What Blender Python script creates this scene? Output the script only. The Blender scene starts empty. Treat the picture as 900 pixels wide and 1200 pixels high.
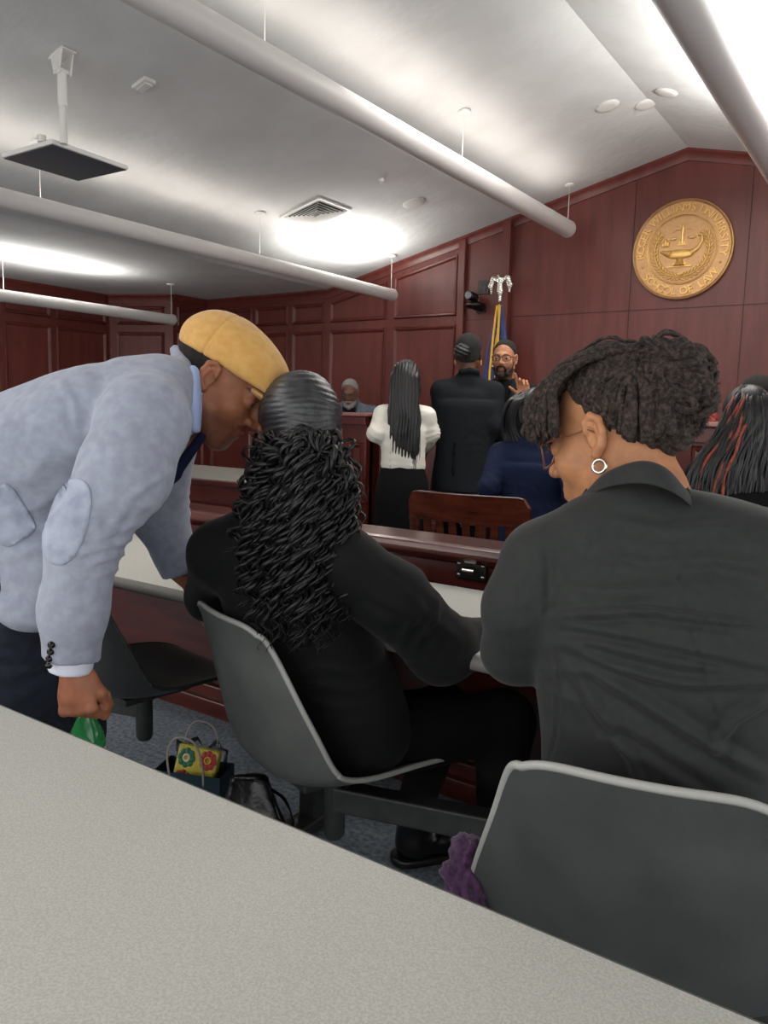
import bpy, math, random
import numpy as np
from mathutils import Vector, Matrix
random.seed(7); RNG = np.random.default_rng(7)
SC = bpy.context.scene; COL = SC.collection
# ---------------------------------------------------------------- camera
FPX = 914.0; EYE = 1.25                       # focal length in pixels of the 900x1200 frame, eye height
cY = np.array([630., -100., FPX]); cY /= np.linalg.norm(cY)
cX = np.array([1350., 150., -FPX]); cX = cX - cX.dot(cY)*cY; cX /= np.linalg.norm(cX)
cZ = np.cross(cX, cY); CAMO = np.array([0, 0, EYE])
cam_d = bpy.data.cameras.new('camera'); cam = bpy.data.objects.new('camera', cam_d); COL.objects.link(cam)
cam_d.sensor_fit = 'VERTICAL'; cam_d.sensor_height = 24.0; cam_d.lens = FPX/1200*24.0
cam_d.clip_start = 0.05; cam_d.clip_end = 100
cam.matrix_world = Matrix(((cX[0], -cX[1], -cX[2], 0), (cY[0], -cY[1], -cY[2], 0), (cZ[0], -cZ[1], -cZ[2], EYE), (0, 0, 0, 1)))
SC.camera = cam
def ray(px, py):
    v = np.array([(px-450)/FPX, (py-600)/FPX, 1.]); return np.array([v@cX, v@cY, v@cZ])
def P(px, py, d): return CAMO + ray(px, py)*d              # point at optical distance d
def Pz(px, py, z): r = ray(px, py); return CAMO + r*(z-EYE)/r[2]
def Py(px, py, y): r = ray(px, py); return CAMO + r*y/r[1]
def Px(px, py, x): r = ray(px, py); return CAMO + r*x/r[0]
def C3(x, y, z=0):                                          # direction given as picture right / down / away
    v = np.array([x, y, z], float); w = np.array([v@cX, v@cY, v@cZ]); return w/np.linalg.norm(w)
# ---------------------------------------------------------------- light and exposure
W = bpy.data.worlds.new('world'); SC.world = W; W.use_nodes = True
W.node_tree.nodes['Background'].inputs[0].default_value = (1.0, .985, .965, 1)
W.node_tree.nodes['Background'].inputs[1].default_value = 0.92
SC.view_settings.view_transform = 'Standard'; SC.view_settings.look = 'None'
SC.view_settings.exposure = 1.12; SC.view_settings.gamma = 1.0; SC.view_settings.use_curve_mapping = False
def area(name, loc, size, size_y, power, rot, color=(1, .97, .93)):
    l = bpy.data.lights.new(name, 'AREA'); l.shape = 'RECTANGLE'; l.size = size; l.size_y = size_y; l.energy = power; l.color = color
    o = bpy.data.objects.new(name, l); o.location = loc; o.rotation_euler = rot; COL.objects.link(o); return o
area('ceiling_fill', (0.8, -1.2, 3.0), 1.5, 4.0, 40, (0, 0, 0))  # added downward fills for the room's general light, no fixtures modelled for them
area('ceiling_fill', (-3.0, -0.8, 2.75), 1.5, 3.0, 24, (0, 0, 0))
area('ceiling_fill', (-1.3, 4.2, 3.0), 3.0, 1.6, 26, (0, 0, 0))
# ---------------------------------------------------------------- materials
def lin(c):
    if isinstance(c, str): c = [int(c[i:i+2], 16)/255 for i in (0, 2, 4)]
    return tuple((x/12.92 if x <= .04045 else ((x+.055)/1.055)**2.4) for x in c)+(1,)
def mat(name, col, rough=.6, metal=0, col2=None, scale=20, stretch=(1, 1, 1), bump=0, bscale=None, spec=.5, detail=4, lo=.35, hi=.65, vcol=None, coat=0, sheen=0, emit=None, trans=0, alpha=1, kind='noise', bdist=.01):
    m = bpy.data.materials.new(name); m.use_nodes = True; nt = m.node_tree; N = nt.nodes; L = nt.links
    b = N['Principled BSDF']; b.inputs['Roughness'].default_value = rough; b.inputs['Metallic'].default_value = metal
    b.inputs['Base Color'].default_value = lin(col); b.inputs['Specular IOR Level'].default_value = spec
    if coat: b.inputs['Coat Weight'].default_value = coat; b.inputs['Coat Roughness'].default_value = .15
    if sheen: b.inputs['Sheen Weight'].default_value = sheen; b.inputs['Sheen Roughness'].default_value = .5
    if trans: b.inputs['Transmission Weight'].default_value = trans
    if emit: b.inputs['Emission Color'].default_value = lin(col); b.inputs['Emission Strength'].default_value = emit
    tc = N.new('ShaderNodeTexCoord'); mp = N.new('ShaderNodeMapping'); mp.inputs['Scale'].default_value = stretch
    L.new(tc.outputs['Object'], mp.inputs['Vector'])
    src = None
    if vcol:
        at = N.new('ShaderNodeAttribute'); at.attribute_name = vcol; src = at.outputs['Color']
        L.new(src, b.inputs['Base Color'])
    if col2 or vcol:
        if kind == 'voronoi':
            n = N.new('ShaderNodeTexVoronoi'); n.inputs['Scale'].default_value = scale; fac = n.outputs['Distance']
        else:
            n = N.new('ShaderNodeTexNoise'); n.inputs['Scale'].default_value = scale; n.inputs['Detail'].default_value = detail; fac = n.outputs['Fac']
        L.new(mp.outputs['Vector'], n.inputs['Vector'])
        r = N.new('ShaderNodeValToRGB'); r.color_ramp.elements[0].position = lo; r.color_ramp.elements[1].position = hi
        L.new(fac, r.inputs['Fac'])
        if vcol:
            r.color_ramp.elements[0].color = (.82, .82, .82, 1); r.color_ramp.elements[1].color = (1.1, 1.1, 1.1, 1)
            mx = N.new('ShaderNodeMix'); mx.data_type = 'RGBA'; mx.blend_type = 'MULTIPLY'; mx.inputs[0].default_value = 1
            L.new(src, mx.inputs[6]); L.new(r.outputs['Color'], mx.inputs[7]); L.new(mx.outputs[2], b.inputs['Base Color'])
        else:
            r.color_ramp.elements[0].color = lin(col); r.color_ramp.elements[1].color = lin(col2)
            L.new(r.outputs['Color'], b.inputs['Base Color'])
    if bump:
        n2 = N.new('ShaderNodeTexNoise'); n2.inputs['Scale'].default_value = bscale or scale; n2.inputs['Detail'].default_value = 5
        L.new(mp.outputs['Vector'], n2.inputs['Vector'])
        bp = N.new('ShaderNodeBump'); bp.inputs['Strength'].default_value = bump; bp.inputs['Distance'].default_value = bdist
        L.new(n2.outputs['Fac'], bp.inputs['Height']); L.new(bp.outputs['Normal'], b.inputs['Normal'])
    return m
M = {}
M['wall_wood'] = mat('mahogany_veneer', '592620', .4, col2='682f28', scale=3, stretch=(5, 5, .7), detail=8, spec=.5, bump=.04, bscale=30)
M['wood_dark'] = mat('mahogany_stain', '42150f', .3, col2='5e241a', scale=4, stretch=(1, 6, 6), detail=8, coat=.4)
M['wood_red'] = mat('mahogany_bench', '4a1812', .33, col2='5a201a', scale=4, stretch=(4, 4, .8), detail=8, coat=.2)
M['wood_chair'] = mat('walnut_stain', '3f190f', .25, col2='5a2a1a', scale=8, stretch=(1, 4, 4), detail=8, coat=.5)
M['ceiling'] = mat('stucco', 'c6c7c6', .9, col2='cfd0d0', scale=3, bump=.35, bscale=16, bdist=.012)
M['tube'] = mat('painted_metal', 'c4c0be', .45)
M['white'] = mat('white_paint', 'd8d6d2', .5)
M['carpet'] = mat('carpet', '55606c', .95, col2='919ba5', scale=60, detail=6, bump=.6, bscale=150, lo=.3, hi=.7)
M['laminate'] = mat('speckled_laminate', 'b9b8b0', .5, col2='cccbc3', scale=380, detail=2, lo=.36, hi=.64, spec=.35)
M['laminate_edge'] = mat('laminate_edge', '76746f', .5)
M['shell'] = mat('moulded_grey_plastic', '585a58', .42, col2='656764', scale=9, detail=6, bump=.05, bscale=180, spec=.45)
M['shell_edge'] = mat('worn_shell_edge', 'a9a9a4', .4)
M['shell_mid'] = mat('charcoal_grey_plastic', '434544', .42, col2='4e504f', scale=9, detail=6, bump=.05, bscale=180, spec=.45)
M['shell_dark'] = mat('dark_grey_plastic', '2b2d2d', .45, col2='353737', scale=9)
M['steel_dark'] = mat('charcoal_steel', '2e302f', .4, col2='383a39', scale=30, spec=.4)
M['black'] = mat('black_plastic', '121212', .35)
M['black_leather'] = mat('black_leather', '0d0d0e', .25, bump=.1, bscale=90)
M['gold'] = mat('brushed_brass', 'c49a6c', .45, metal=.55, col2='b98d60', scale=40)
M['gold_hi'] = mat('polished_brass', 'e0b468', .35, metal=.55)
M['silver'] = mat('silver_metal', 'd8d4cc', .2, metal=1)
M['glass'] = mat('clear_glass', 'ffffff', .02, trans=1)
M['charcoal'] = mat('perforated_charcoal', '45454a', .7, col2='505056', scale=220)
# ---------------------------------------------------------------- mesh helpers
def unit(v): v = np.asarray(v, float); return v/(np.linalg.norm(v)+1e-12)
class MB:
    def __init__(s): s.v = []; s.f = []; s.n = 0
    def add(s, V, Fs):
        V = np.asarray(V, float).reshape(-1, 3); s.v.append(V)
        s.f += [tuple(int(i)+s.n for i in f) for f in Fs]; s.n += len(V); return s
    def box(s, c, size, R=None):
        c = np.asarray(c, float); h = np.asarray(size, float)/2
        V = np.array([[x, y, z] for x in (-1, 1) for y in (-1, 1) for z in (-1, 1)], float)*h
        if R is not None: V = V@np.asarray(R).T
        return s.add(V+c, [(0, 1, 3, 2), (4, 6, 7, 5), (0, 4, 5, 1), (2, 3, 7, 6), (0, 2, 6, 4), (1, 5, 7, 3)])
    def bar(s, a, b, w, h, up=(0, 0, 1)):
        a = np.asarray(a, float); b = np.asarray(b, float); d = unit(b-a); u = np.asarray(up, float); x = unit(np.cross(d, u)); u = np.cross(x, d)
        return s.box((a+b)/2, (w, np.linalg.norm(b-a), h), np.stack([x, d, u], 1))
    def tube(s, pts, rad, n=8, cap=True, flat=1.0, up=(0, 0, 1)):
        pts = np.asarray(pts, float); m = len(pts); rad = np.broadcast_to(np.asarray(rad, float), (m,))
        T = np.gradient(pts, axis=0); T /= (np.linalg.norm(T, axis=1, keepdims=True)+1e-12)
        u = np.asarray(up, float); 
        if abs(T[0]@u) > .95: u = np.array([1., 0, 0])
        A = np.zeros_like(pts); a = unit(u-T[0]*(u@T[0]))
        for i in range(m):
            a = unit(a-T[i]*(a@T[i])); A[i] = a
        B = np.cross(T, A); th = np.arange(n)*2*math.pi/n
        V = pts[:, None]+rad[:, None, None]*(np.cos(th)[None, :, None]*A[:, None]*flat+np.sin(th)[None, :, None]*B[:, None])
        Fs = [(i*n+j, i*n+(j+1) % n, (i+1)*n+(j+1) % n, (i+1)*n+j) for i in range(m-1) for j in range(n)]
        if cap: Fs += [tuple(range(n))[::-1], tuple((m-1)*n+j for j in range(n))]
        return s.add(V.reshape(-1, 3), Fs)
    def cyl(s, a, b, r, r2=None, n=24): return s.tube([a, b], [r, r if r2 is None else r2], n)
    def lathe(s, prof, c, n=32, R=None):                    # prof: (r,z) list
        prof = np.asarray(prof, float); m = len(prof); th = np.arange(n)*2*math.pi/n
        V = np.stack([prof[:, 0, None]*np.cos(th), prof[:, 0, None]*np.sin(th), np.repeat(prof[:, 1, None], n, 1)], -1).reshape(-1, 3)
        if R is not None: V = V@np.asarray(R).T
        Fs = [(i*n+j, i*n+(j+1) % n, (i+1)*n+(j+1) % n, (i+1)*n+j) for i in range(m-1) for j in range(n)]
        return s.add(V+np.asarray(c, float), Fs+[tuple(range(n))[::-1], tuple((m-1)*n+j for j in range(n))])
    def prism(s, poly, vec):                                # planar polygon pushed along a vector
        poly = np.asarray(poly, float); n = len(poly); V = np.concatenate([poly, poly+np.asarray(vec, float)])
        return s.add(V, [tuple(range(n))[::-1], tuple(range(n, 2*n))]+[(i, (i+1) % n, (i+1) % n+n, i+n) for i in range(n)])
    def ball(s, c, r, n=16, R=None):
        r = np.broadcast_to(np.asarray(r, float), (3,)); m = max(6, n//2); V = []; 
        for i in range(1, m):
            ph = math.pi*i/m
            for j in range(n): th = 2*math.pi*j/n; V.append((math.sin(ph)*math.cos(th), math.sin(ph)*math.sin(th), math.cos(ph)))
        V += [(0, 0, 1), (0, 0, -1)]; V = np.array(V)*r
        if R is not None: V = V@np.asarray(R).T
        k = (m-1)*n; Fs = [(i*n+j, (i+1)*n+j, (i+1)*n+(j+1) % n, i*n+(j+1) % n) for i in range(m-2) for j in range(n)]
        Fs += [(k, j, (j+1) % n) for j in range(n)]+[(k+1, (m-2)*n+(j+1) % n, (m-2)*n+j) for j in range(n)]
        return s.add(V+np.asarray(c, float), Fs)
    def ring(s, c, R_, r, n=40, ax=(0, 0, 1), k=8, a0=0, a1=2*math.pi):
        z = unit(ax); x = unit(np.cross(z, (0.3, .5, .81))); y = np.cross(z, x); th = np.linspace(a0, a1, n)
        return s.tube(np.asarray(c)+R_*(np.cos(th)[:, None]*x+np.sin(th)[:, None]*y), r, k)
    def build(s, name, m, parent=None, smooth=False, bevel=0, label=None, angle=40):
        V = np.concatenate(s.v) if s.v else np.zeros((0, 3))
        me = bpy.data.meshes.new(name); me.from_pydata(V.tolist(), [], s.f); me.update()
        o = finish(name, me, m, parent, label)
        if smooth:
            me.polygons.foreach_set('use_smooth', [True]*len(me.polygons))
            if angle < 180: me.set_sharp_from_angle(angle=math.radians(angle))
        if bevel:
            b = o.modifiers.new('bevel', 'BEVEL'); b.width = bevel; b.segments = 2; b.limit_method = 'ANGLE'; b.angle_limit = math.radians(40)
        return o
def finish(name, me, m, parent=None, label=None):
    o = bpy.data.objects.new(name, me); COL.objects.link(o)
    if m is not None: me.materials.append(m)
    if parent is not None:
        o.parent = parent; o.matrix_parent_inverse = Matrix.Translation(-Vector(parent.location)) if parent.type == 'EMPTY' else Matrix.Identity(4)
        if parent.type != 'EMPTY' and parent.parent is not None:
            o.matrix_parent_inverse = Matrix.Identity(4)
    if label: o['label'] = label
    return o
# parts are modelled in world coordinates; thing empties sit at the base, so parts are shifted back by the parent inverse
def thing(name, loc, label, cat, group=None):
    o = bpy.data.objects.new(name, None); COL.objects.link(o); o.location = tuple(float(x) for x in loc); o.empty_display_size = .1
    o['label'] = label; o['category'] = cat
    if group: o['group'] = group
    return o
def tag(o, label, cat, group=None, kind=None):
    if label: o['label'] = label
    if cat: o['category'] = cat
    if group: o['group'] = group
    if kind: o['kind'] = kind
    return o
def struct(o, label=None): o['kind'] = 'structure'; return o
def copy_tree(o, parent=None):
    c = o.copy(); COL.objects.link(c)
    if parent is not None: c.parent = parent
    for ch in [x for x in o.children]: copy_tree(ch, c)
    return c
# ---------------------------------------------------------------- implicit surfaces: soft union of limbs, meshed by surface nets
class Field:
    def __init__(s): s.ops = []
    def _p(s, mode, lo, hi, fn, k): s.ops.append((mode, np.asarray(lo, float), np.asarray(hi, float), fn, k)); return s
    def rc(s, a, b, ra, rb, k=.02, mode='u'):
        a = np.asarray(a, float); b = np.asarray(b, float); R = max(ra, rb); ab = b-a; L2 = ab@ab+1e-12
        def fn(p):
            t = np.clip(((p-a)@ab)/L2, 0, 1); return np.linalg.norm(p-a-t[..., None]*ab, axis=-1)-(ra+(rb-ra)*t)
        return s._p(mode, np.minimum(a, b)-R, np.maximum(a, b)+R, fn, k)
    def chain(s, pts, rs, k=.02, mode='u'):
        for i in range(len(pts)-1): s.rc(pts[i], pts[i+1], rs[i], rs[i+1], k, mode)
        return s
    def ell(s, c, r, R=None, k=.02, mode='u'):
        c = np.asarray(c, float); r = np.asarray(r, float); R_ = np.eye(3) if R is None else np.asarray(R); mr = r.max()
        def fn(p):
            q = (p-c)@R_; k0 = np.linalg.norm(q/r, axis=-1); k1 = np.linalg.norm(q/(r*r), axis=-1)+1e-9; return k0*(k0-1)/k1
        return s._p(mode, c-mr, c+mr, fn, k)
    def loft(s, secs, k=.03, mode='u', cap=.8):             # secs: (centre, half width, half depth, lateral axis)
        A = np.array([list(c)+[w, d]+list(unit(l)) for c, w, d, l in secs], float); n0 = len(A)
        E = np.vstack([2*A[0]-A[1], A, 2*A[-1]-A[-2]]); Rw = []
        for i in range(n0-1):
            for t in np.arange(4)/4.: a, b, c, e = E[i:i+4]; Rw.append(.5*((2*b)+(-a+c)*t+(2*a-5*b+4*c-e)*t*t+(-a+3*b-3*c+e)*t**3))
        Rw.append(A[-1]); Rw = np.array(Rw); C_ = Rw[:, :3]; R = Rw[:, 3:5].max(); L0 = unit(C_[1]-C_[0]); L1 = unit(C_[-1]-C_[-2])
        def fn(p):
            best = np.full(p.shape[:-1], 1e9); tt = np.zeros(p.shape[:-1])
            for i in range(len(C_)-1):
                a = C_[i]; ab = C_[i+1]-a; t = np.clip(((p-a)@ab)/(ab@ab), 0, 1); dd = ((p-a-t[..., None]*ab)**2).sum(-1); m = dd < best; best = np.where(m, dd, best); tt = np.where(m, i+t, tt)
            i0 = np.minimum(tt.astype(int), len(C_)-2); f = (tt-i0)[..., None]; r = Rw[i0]*(1-f)+Rw[i0+1]*f; q = p-r[..., :3]
            T = np.gradient(C_, axis=0); T /= np.linalg.norm(T, axis=1, keepdims=True); ax = T[i0]*(1-f)+T[i0+1]*f; ax /= np.linalg.norm(ax, axis=-1, keepdims=True)
            lat = r[..., 5:8]; lat = lat-ax*(lat*ax).sum(-1, keepdims=True); lat /= np.linalg.norm(lat, axis=-1, keepdims=True)+1e-9; nr = np.cross(ax, lat)
            e = np.maximum(np.maximum(-((p-C_[0])@L0), (p-C_[-1])@L1), 0)*((tt <= 0) | (tt >= len(C_)-1)); w = r[..., 3]; d = r[..., 4]; mn = np.minimum(w, d)
            m = ((np.abs((q*lat).sum(-1))/w)**2.3+(np.abs((q*nr).sum(-1))/d)**2.3+(e/(cap*mn))**2.3)**(1/2.3); return (m-1)*mn
        return s._p(mode, C_.min(0)-R, C_.max(0)+R, fn, k)
    def cut(s, pt, n, k=.004):                              # keep the side against n
        pt = np.asarray(pt, float); n = unit(n); return s._p('cut', pt, pt, lambda p: (p-pt)@n, k)
    def mesh(s, h, pad=.02):
        us = [o for o in s.ops if o[0] == 'u']; lo = np.min([o[1] for o in us], 0)-pad-h; hi = np.max([o[2] for o in us], 0)+pad+h
        n = np.ceil((hi-lo)/h).astype(int)+1; f = np.full(n, .05, np.float32)
        ax = [lo[i]+h*np.arange(n[i]) for i in range(3)]
        for mode, l, u, fn, k in s.ops:
            if mode == 'cut': sl = tuple(slice(0, n[i]) for i in range(3))
            else:
                m = max(k, h)+2*h if mode == 'u' else k+2*h
                i0 = np.maximum(np.floor((l-m-lo)/h).astype(int), 0); i1 = np.minimum(np.ceil((u+m-lo)/h).astype(int)+1, n)
                if (i1 <= i0).any(): continue
                sl = tuple(slice(i0[i], i1[i]) for i in range(3))
            g = np.stack(np.meshgrid(*[ax[i][sl[i]] for i in range(3)], indexing='ij'), -1); d = fn(g).astype(np.float32); a = f[sl]
            if mode == 'u': hh = np.maximum(k-np.abs(a-d), 0)/k; f[sl] = np.minimum(a, d)-hh*hh*k*.25
            else:
                d = -d if mode == 's' else d
                hh = np.maximum(k-np.abs(a-d), 0)/k; f[sl] = np.maximum(a, d)+hh*hh*k*.25
        f[0] = f[-1] = .05; f[:, 0] = f[:, -1] = .05; f[:, :, 0] = f[:, :, -1] = .05
        f[f == 0] = 1e-7
        sgn = f < 0; c = np.zeros(n-1, np.int8)
        offs = [(i, j, k_) for i in (0, 1) for j in (0, 1) for k_ in (0, 1)]
        for o in offs: c += sgn[o[0]:n[0]-1+o[0], o[1]:n[1]-1+o[1], o[2]:n[2]-1+o[2]]
        I = np.argwhere((c > 0) & (c < 8)); idx = np.full(n-1, -1, np.int64); idx[tuple(I.T)] = np.arange(len(I))
        cv = np.stack([f[I[:, 0]+o[0], I[:, 1]+o[1], I[:, 2]+o[2]] for o in offs], 1); acc = np.zeros((len(I), 3)); cnt = np.zeros(len(I))
        O8 = np.array(offs, float)
        for a in range(8):
            for b in range(a+1, 8):
                if np.abs(O8[a]-O8[b]).sum() == 1:
                    m = (cv[:, a] < 0) != (cv[:, b] < 0); t = np.where(m, cv[:, a]/np.where(m, cv[:, a]-cv[:, b], 1), 0)
                    acc += m[:, None]*(O8[a]+t[:, None]*(O8[b]-O8[a])); cnt += m
        V = lo+h*(I+acc/cnt[:, None]); Q = []
        for d in range(3):
            e = [0, 0, 0]; e[d] = 1; s0 = sgn[:n[0]-e[0], :n[1]-e[1], :n[2]-e[2]]; s1 = sgn[e[0]:, e[1]:, e[2]:]
            J = np.argwhere(s0 != s1); st = s0[tuple(J.T)]; a, b = [(1, 2), (2, 0), (0, 1)][d]
            ea = np.zeros(3, int); ea[a] = 1; eb = np.zeros(3, int); eb[b] = 1
            q = np.stack([idx[tuple(x.T)] for x in (J-ea-eb, J-eb, J, J-ea)], 1); q[~st] = q[~st][:, ::-1]; Q.append(q)
        return V, np.concatenate(Q)
def pnoise(p, f, seed=0):                                   # smooth value noise on points
    q = p*f+seed*17.3; i = np.floor(q).astype(np.int64); t = q-i; t = t*t*(3-2*t); out = np.zeros(len(p))
    for a in (0, 1):
        for b in (0, 1):
            for c in (0, 1):
                hsh = ((i[:, 0]+a)*73856093 ^ (i[:, 1]+b)*19349663 ^ (i[:, 2]+c)*83492791) & 0xffff
                hsh = (hsh*1103515245+12345) & 0x7fffffff; r = (hsh >> 8 & 0xffff)/65535*2-1
                out += r*(t[:, 0] if a else 1-t[:, 0])*(t[:, 1] if b else 1-t[:, 1])*(t[:, 2] if c else 1-t[:, 2])
    return out
def normals(V, Q):
    n = np.zeros_like(V); fn = np.cross(V[Q[:, 2]]-V[Q[:, 0]], V[Q[:, 3]]-V[Q[:, 1]])
    for i in range(4): np.add.at(n, Q[:, i], fn)
    return n/(np.linalg.norm(n, axis=1, keepdims=True)+1e-12)
def qmesh(name, VQ, m, parent=None, disp=None, colour=None, label=None):
    V, Q = VQ
    if disp is not None: V = V+normals(V, Q)*disp(V, normals(V, Q))[:, None]
    me = bpy.data.meshes.new(name); me.vertices.add(len(V)); me.vertices.foreach_set('co', V.astype(np.float32).ravel())
    me.loops.add(len(Q)*4); me.loops.foreach_set('vertex_index', Q.astype(np.int32).ravel())
    me.polygons.add(len(Q)); me.polygons.foreach_set('loop_start', np.arange(0, len(Q)*4, 4, dtype=np.int32)); me.polygons.foreach_set('loop_total', np.full(len(Q), 4, np.int32))
    me.polygons.foreach_set('use_smooth', np.ones(len(Q), bool)); me.update(calc_edges=True); me.validate()
    if colour is not None:
        ca = me.color_attributes.new('tint', 'FLOAT_COLOR', 'POINT'); ca.data.foreach_set('color', np.concatenate([colour(V), np.ones((len(V), 1))], 1).astype(np.float32).ravel())
    return finish(name, me, m, parent, label)
def join(*vqs):
    V = []; Q = []; n = 0
    for v, q in vqs: V.append(v); Q.append(q+n); n += len(v)
    return np.concatenate(V), np.concatenate(Q)
def folds(base=.002, freq=9, packs=(), creases=(), seed=1):
    """cloth relief: low noise, packets of wrinkles (centre, direction, reach, wavelength, height), creases (picture points, width, height)"""
    def fn(V, N):
        d = base*(pnoise(V, freq, seed)+.5*pnoise(V, freq*2.3, seed+3))
        for c, dr, rad, wl, amp in packs:
            q = V-np.asarray(c); w = np.exp(-(q**2).sum(1)/(rad*rad)); ph = q@unit(dr)*2*math.pi/(wl*1.35)+4.5*pnoise(V, 5.5, seed+5)+1.5*pnoise(V, 13, seed+2)
            s = np.sin(ph); d += amp*w*np.clip(.55+1.1*pnoise(V, 8, seed+8), 0, 1.2)*(1-np.abs(s)*1.5)
        if creases:
            rel = V-CAMO; cd = rel@np.array([cX[2], cY[2], cZ[2]]); ix = 450+FPX*(rel@np.array([cX[0], cY[0], cZ[0]]))/cd; iy = 600+FPX*(rel@np.array([cX[1], cY[1], cZ[1]]))/cd
            face = np.clip(-(N*rel).sum(1)/np.linalg.norm(rel, axis=1)*3, 0, 1)
            p = np.stack([ix, iy], 1)
            for pts, w, amp in creases:
                pts = np.asarray(pts, float); best = np.full(len(V), 1e9); tt = np.zeros(len(V)); n = len(pts)-1
                for i in range(n):
                    a, b = pts[i], pts[i+1]; t = np.clip(((p-a)@(b-a))/((b-a)@(b-a)), 0, 1); dd = np.linalg.norm(p-a-t[:, None]*(b-a), axis=1)
                    m = dd < best; best[m] = dd[m]; tt[m] = (i+t[m])/n
                taper = np.clip(np.minimum(tt, 1-tt)*5, .0, 1)
                d += amp*face*taper*(np.exp(-(best/w)**2)-.55*np.exp(-(np.maximum(best-1.3*w, 0)/w)**2)*(best > 0)*np.exp(-(best/(2.6*w))**2))
        return d
    return fn
# ================================================================ THE ROOM
YW = 6.5; ZS = 2.5; XF = -5.17; XR = -1.67; ZR = 3.325; XL = -7.75; SL = (ZR-ZS)/(XR-XF)
def roof(x): return ZS if x < XF else (ZS+(x-XF)*SL if x < XR else ZR-(x-XR)*SL)
YB = -3.0; XE = 3.0
struct(MB().box(((XL+XE)/2, (YB+YW)/2, -.05), (XE-XL+.4, YW-YB+.4, .1)).build('floor', M['carpet']))
T = .08
def slab(x0, x1):
    z0, z1 = roof(x0+1e-6), roof(x1-1e-6); return [(x0, YB, z0), (x1, YB, z1), (x1, YB, z1+T), (x0, YB, z0+T)]
struct(MB().prism([(XL-.2, YB, ZS), (XF, YB, ZS), (XR, YB, ZR), (XE, YB, roof(XE)), (XE, YB, roof(XE)+.12), (XR, YB, ZR+.12), (XF, YB, ZS+.12), (XL-.2, YB, ZS+.12)], (0, YW+.1-YB, 0)).build('ceiling', M['ceiling']))
# walls
struct(MB().prism([(-7.0, YW, 0), (XE, YW, 0), (XE, YW, roof(XE)+.02), (XR, YW, ZR+.02), (XF, YW, ZS+.02), (-7.0, YW, ZS+.02)], (0, .12, 0)).build('wall_back', M['wall_wood']))
struct(MB().prism([(-7.0, YW+.1, 0), (-7.0, 6.0, 0), (-7.69, 5.68, 0), (-7.9, 5.68, 0), (-7.9, YW+.1, 0)], (0, 0, ZS+.02)).build('wall_corner', M['wall_wood']))
struct(MB().box((XL-.06, (YB+5.7)/2, 1.26), (.12, 5.7-YB, 2.52)).build('wall_left', M['wall_wood']))
def offset_poly(p, d):
    n = len(p); out = []
    for i in range(n):
        a, b, c = p[i-1], p[i], p[(i+1) % n]; e1 = unit(b-a); e2 = unit(c-b); n1 = np.array([-e1[1], e1[0]]); n2 = np.array([-e2[1], e2[0]])
        m = unit(n1+n2); out.append(b+m*d/max(.2, m@n1))
    return np.array(out)
def moulding(mb, poly, o, u, v, nrm, w=.045, h=.022):
    """raised picture-frame moulding with a raised field inside, on a wall plane"""
    p = np.array(poly, float); area_ = sum(p[i-1][0]*p[i][1]-p[i][0]*p[i-1][1] for i in range(len(p)))
    if area_ < 0: p = p[::-1]
    rings = [(p, 0), (offset_poly(p, w*.25), h), (offset_poly(p, w*.55), h*.8), (offset_poly(p, w*.75), h*.25), (offset_poly(p, w), -.006), (offset_poly(p, w+.004), -.006)]
    V = []; n = len(p)
    for q, z in rings: V += [o+u*a+v*b+nrm*(z+.001) for a, b in q]
    F_ = [(k*n+i, k*n+(i+1) % n, (k+1)*n+(i+1) % n, (k+1)*n+i) for k in range(len(rings)-1) for i in range(n)]
    F_.append(tuple((len(rings)-1)*n+i for i in range(n)))
    # close the back so the moulding is solid
    F_.append(tuple(range(n))[::-1])
    mb.add(V, F_)
ZH = [1.98, 2.12]                                # lower row top, upper row bottom
UB = Py(360, 379, YW)[2]; LT = Py(360, 387, YW)[2]
def bx(px, y=375): return Py(px, y, YW)[0]
o3 = np.array([0, YW, 0.]); ux = np.array([1., 0, 0]); vz = np.array([0, 0, 1.]); ny = np.array([0, -1., 0])
cols = [(247, 296), (300, 338), (343, 381), (387, 453), (462, 536)]
mb = MB()
zu = Py(500, 372, YW)[2]; zl = Py(500, 382, YW)[2]
for a, b in cols:
    x0, x1 = bx(a), bx(b); t0, t1 = roof(x0)-.13, roof(x1)-.13
    moulding(mb, [(x0, zu), (x1, zu), (x1, t1), (x0, t0)], o3, ux, vz, ny)
    moulding(mb, [(x0, .3), (x1, .3), (x1, zl), (x0, zl)], o3, ux, vz, ny)
struct(mb.build('trim_1', M['wall_wood'], smooth=True, angle=20))
mb = MB()                                        # left wall panels
ul = np.array([0, 1., 0]); ol = np.array([XL, 0, 0.]); nl = np.array([1., 0, 0])
ys = [Px(a, 370, XL)[1] for a in (-100, -62, -57, -2, 3, 59, 65, 124)]
for k in range(0, 8, 2):
    y0, y1 = ys[k], ys[k+1]
    moulding(mb, [(y0, zu), (y1, zu), (y1, ZS-.13), (y0, ZS-.13)], ol, ul, vz, nl)
    moulding(mb, [(y0, .3), (y1, .3), (y1, zl), (y0, zl)], ol, ul, vz, nl)
for k in range(4):
    y0, y1 = -2.5+k*1.3, -1.35+k*1.3
    moulding(mb, [(y0, .3), (y1, .3), (y1, zl), (y0, zl)], ol, ul, vz, nl)
struct(mb.build('trim_2', M['wall_wood'], smooth=True, angle=20))
mb = MB()                                        # chamfered corner
a = np.array([-7.69, 5.68, 0.]); b = np.array([-7.0, 6.0, 0.]); uc = unit(b-a); nc = np.array([uc[1], -uc[0], 0]); Lc = np.linalg.norm(b-a)
moulding(mb, [(.09, zu), (Lc-.1, zu), (Lc-.1, ZS-.13), (.09, ZS-.13)], a, uc, vz, nc)
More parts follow.
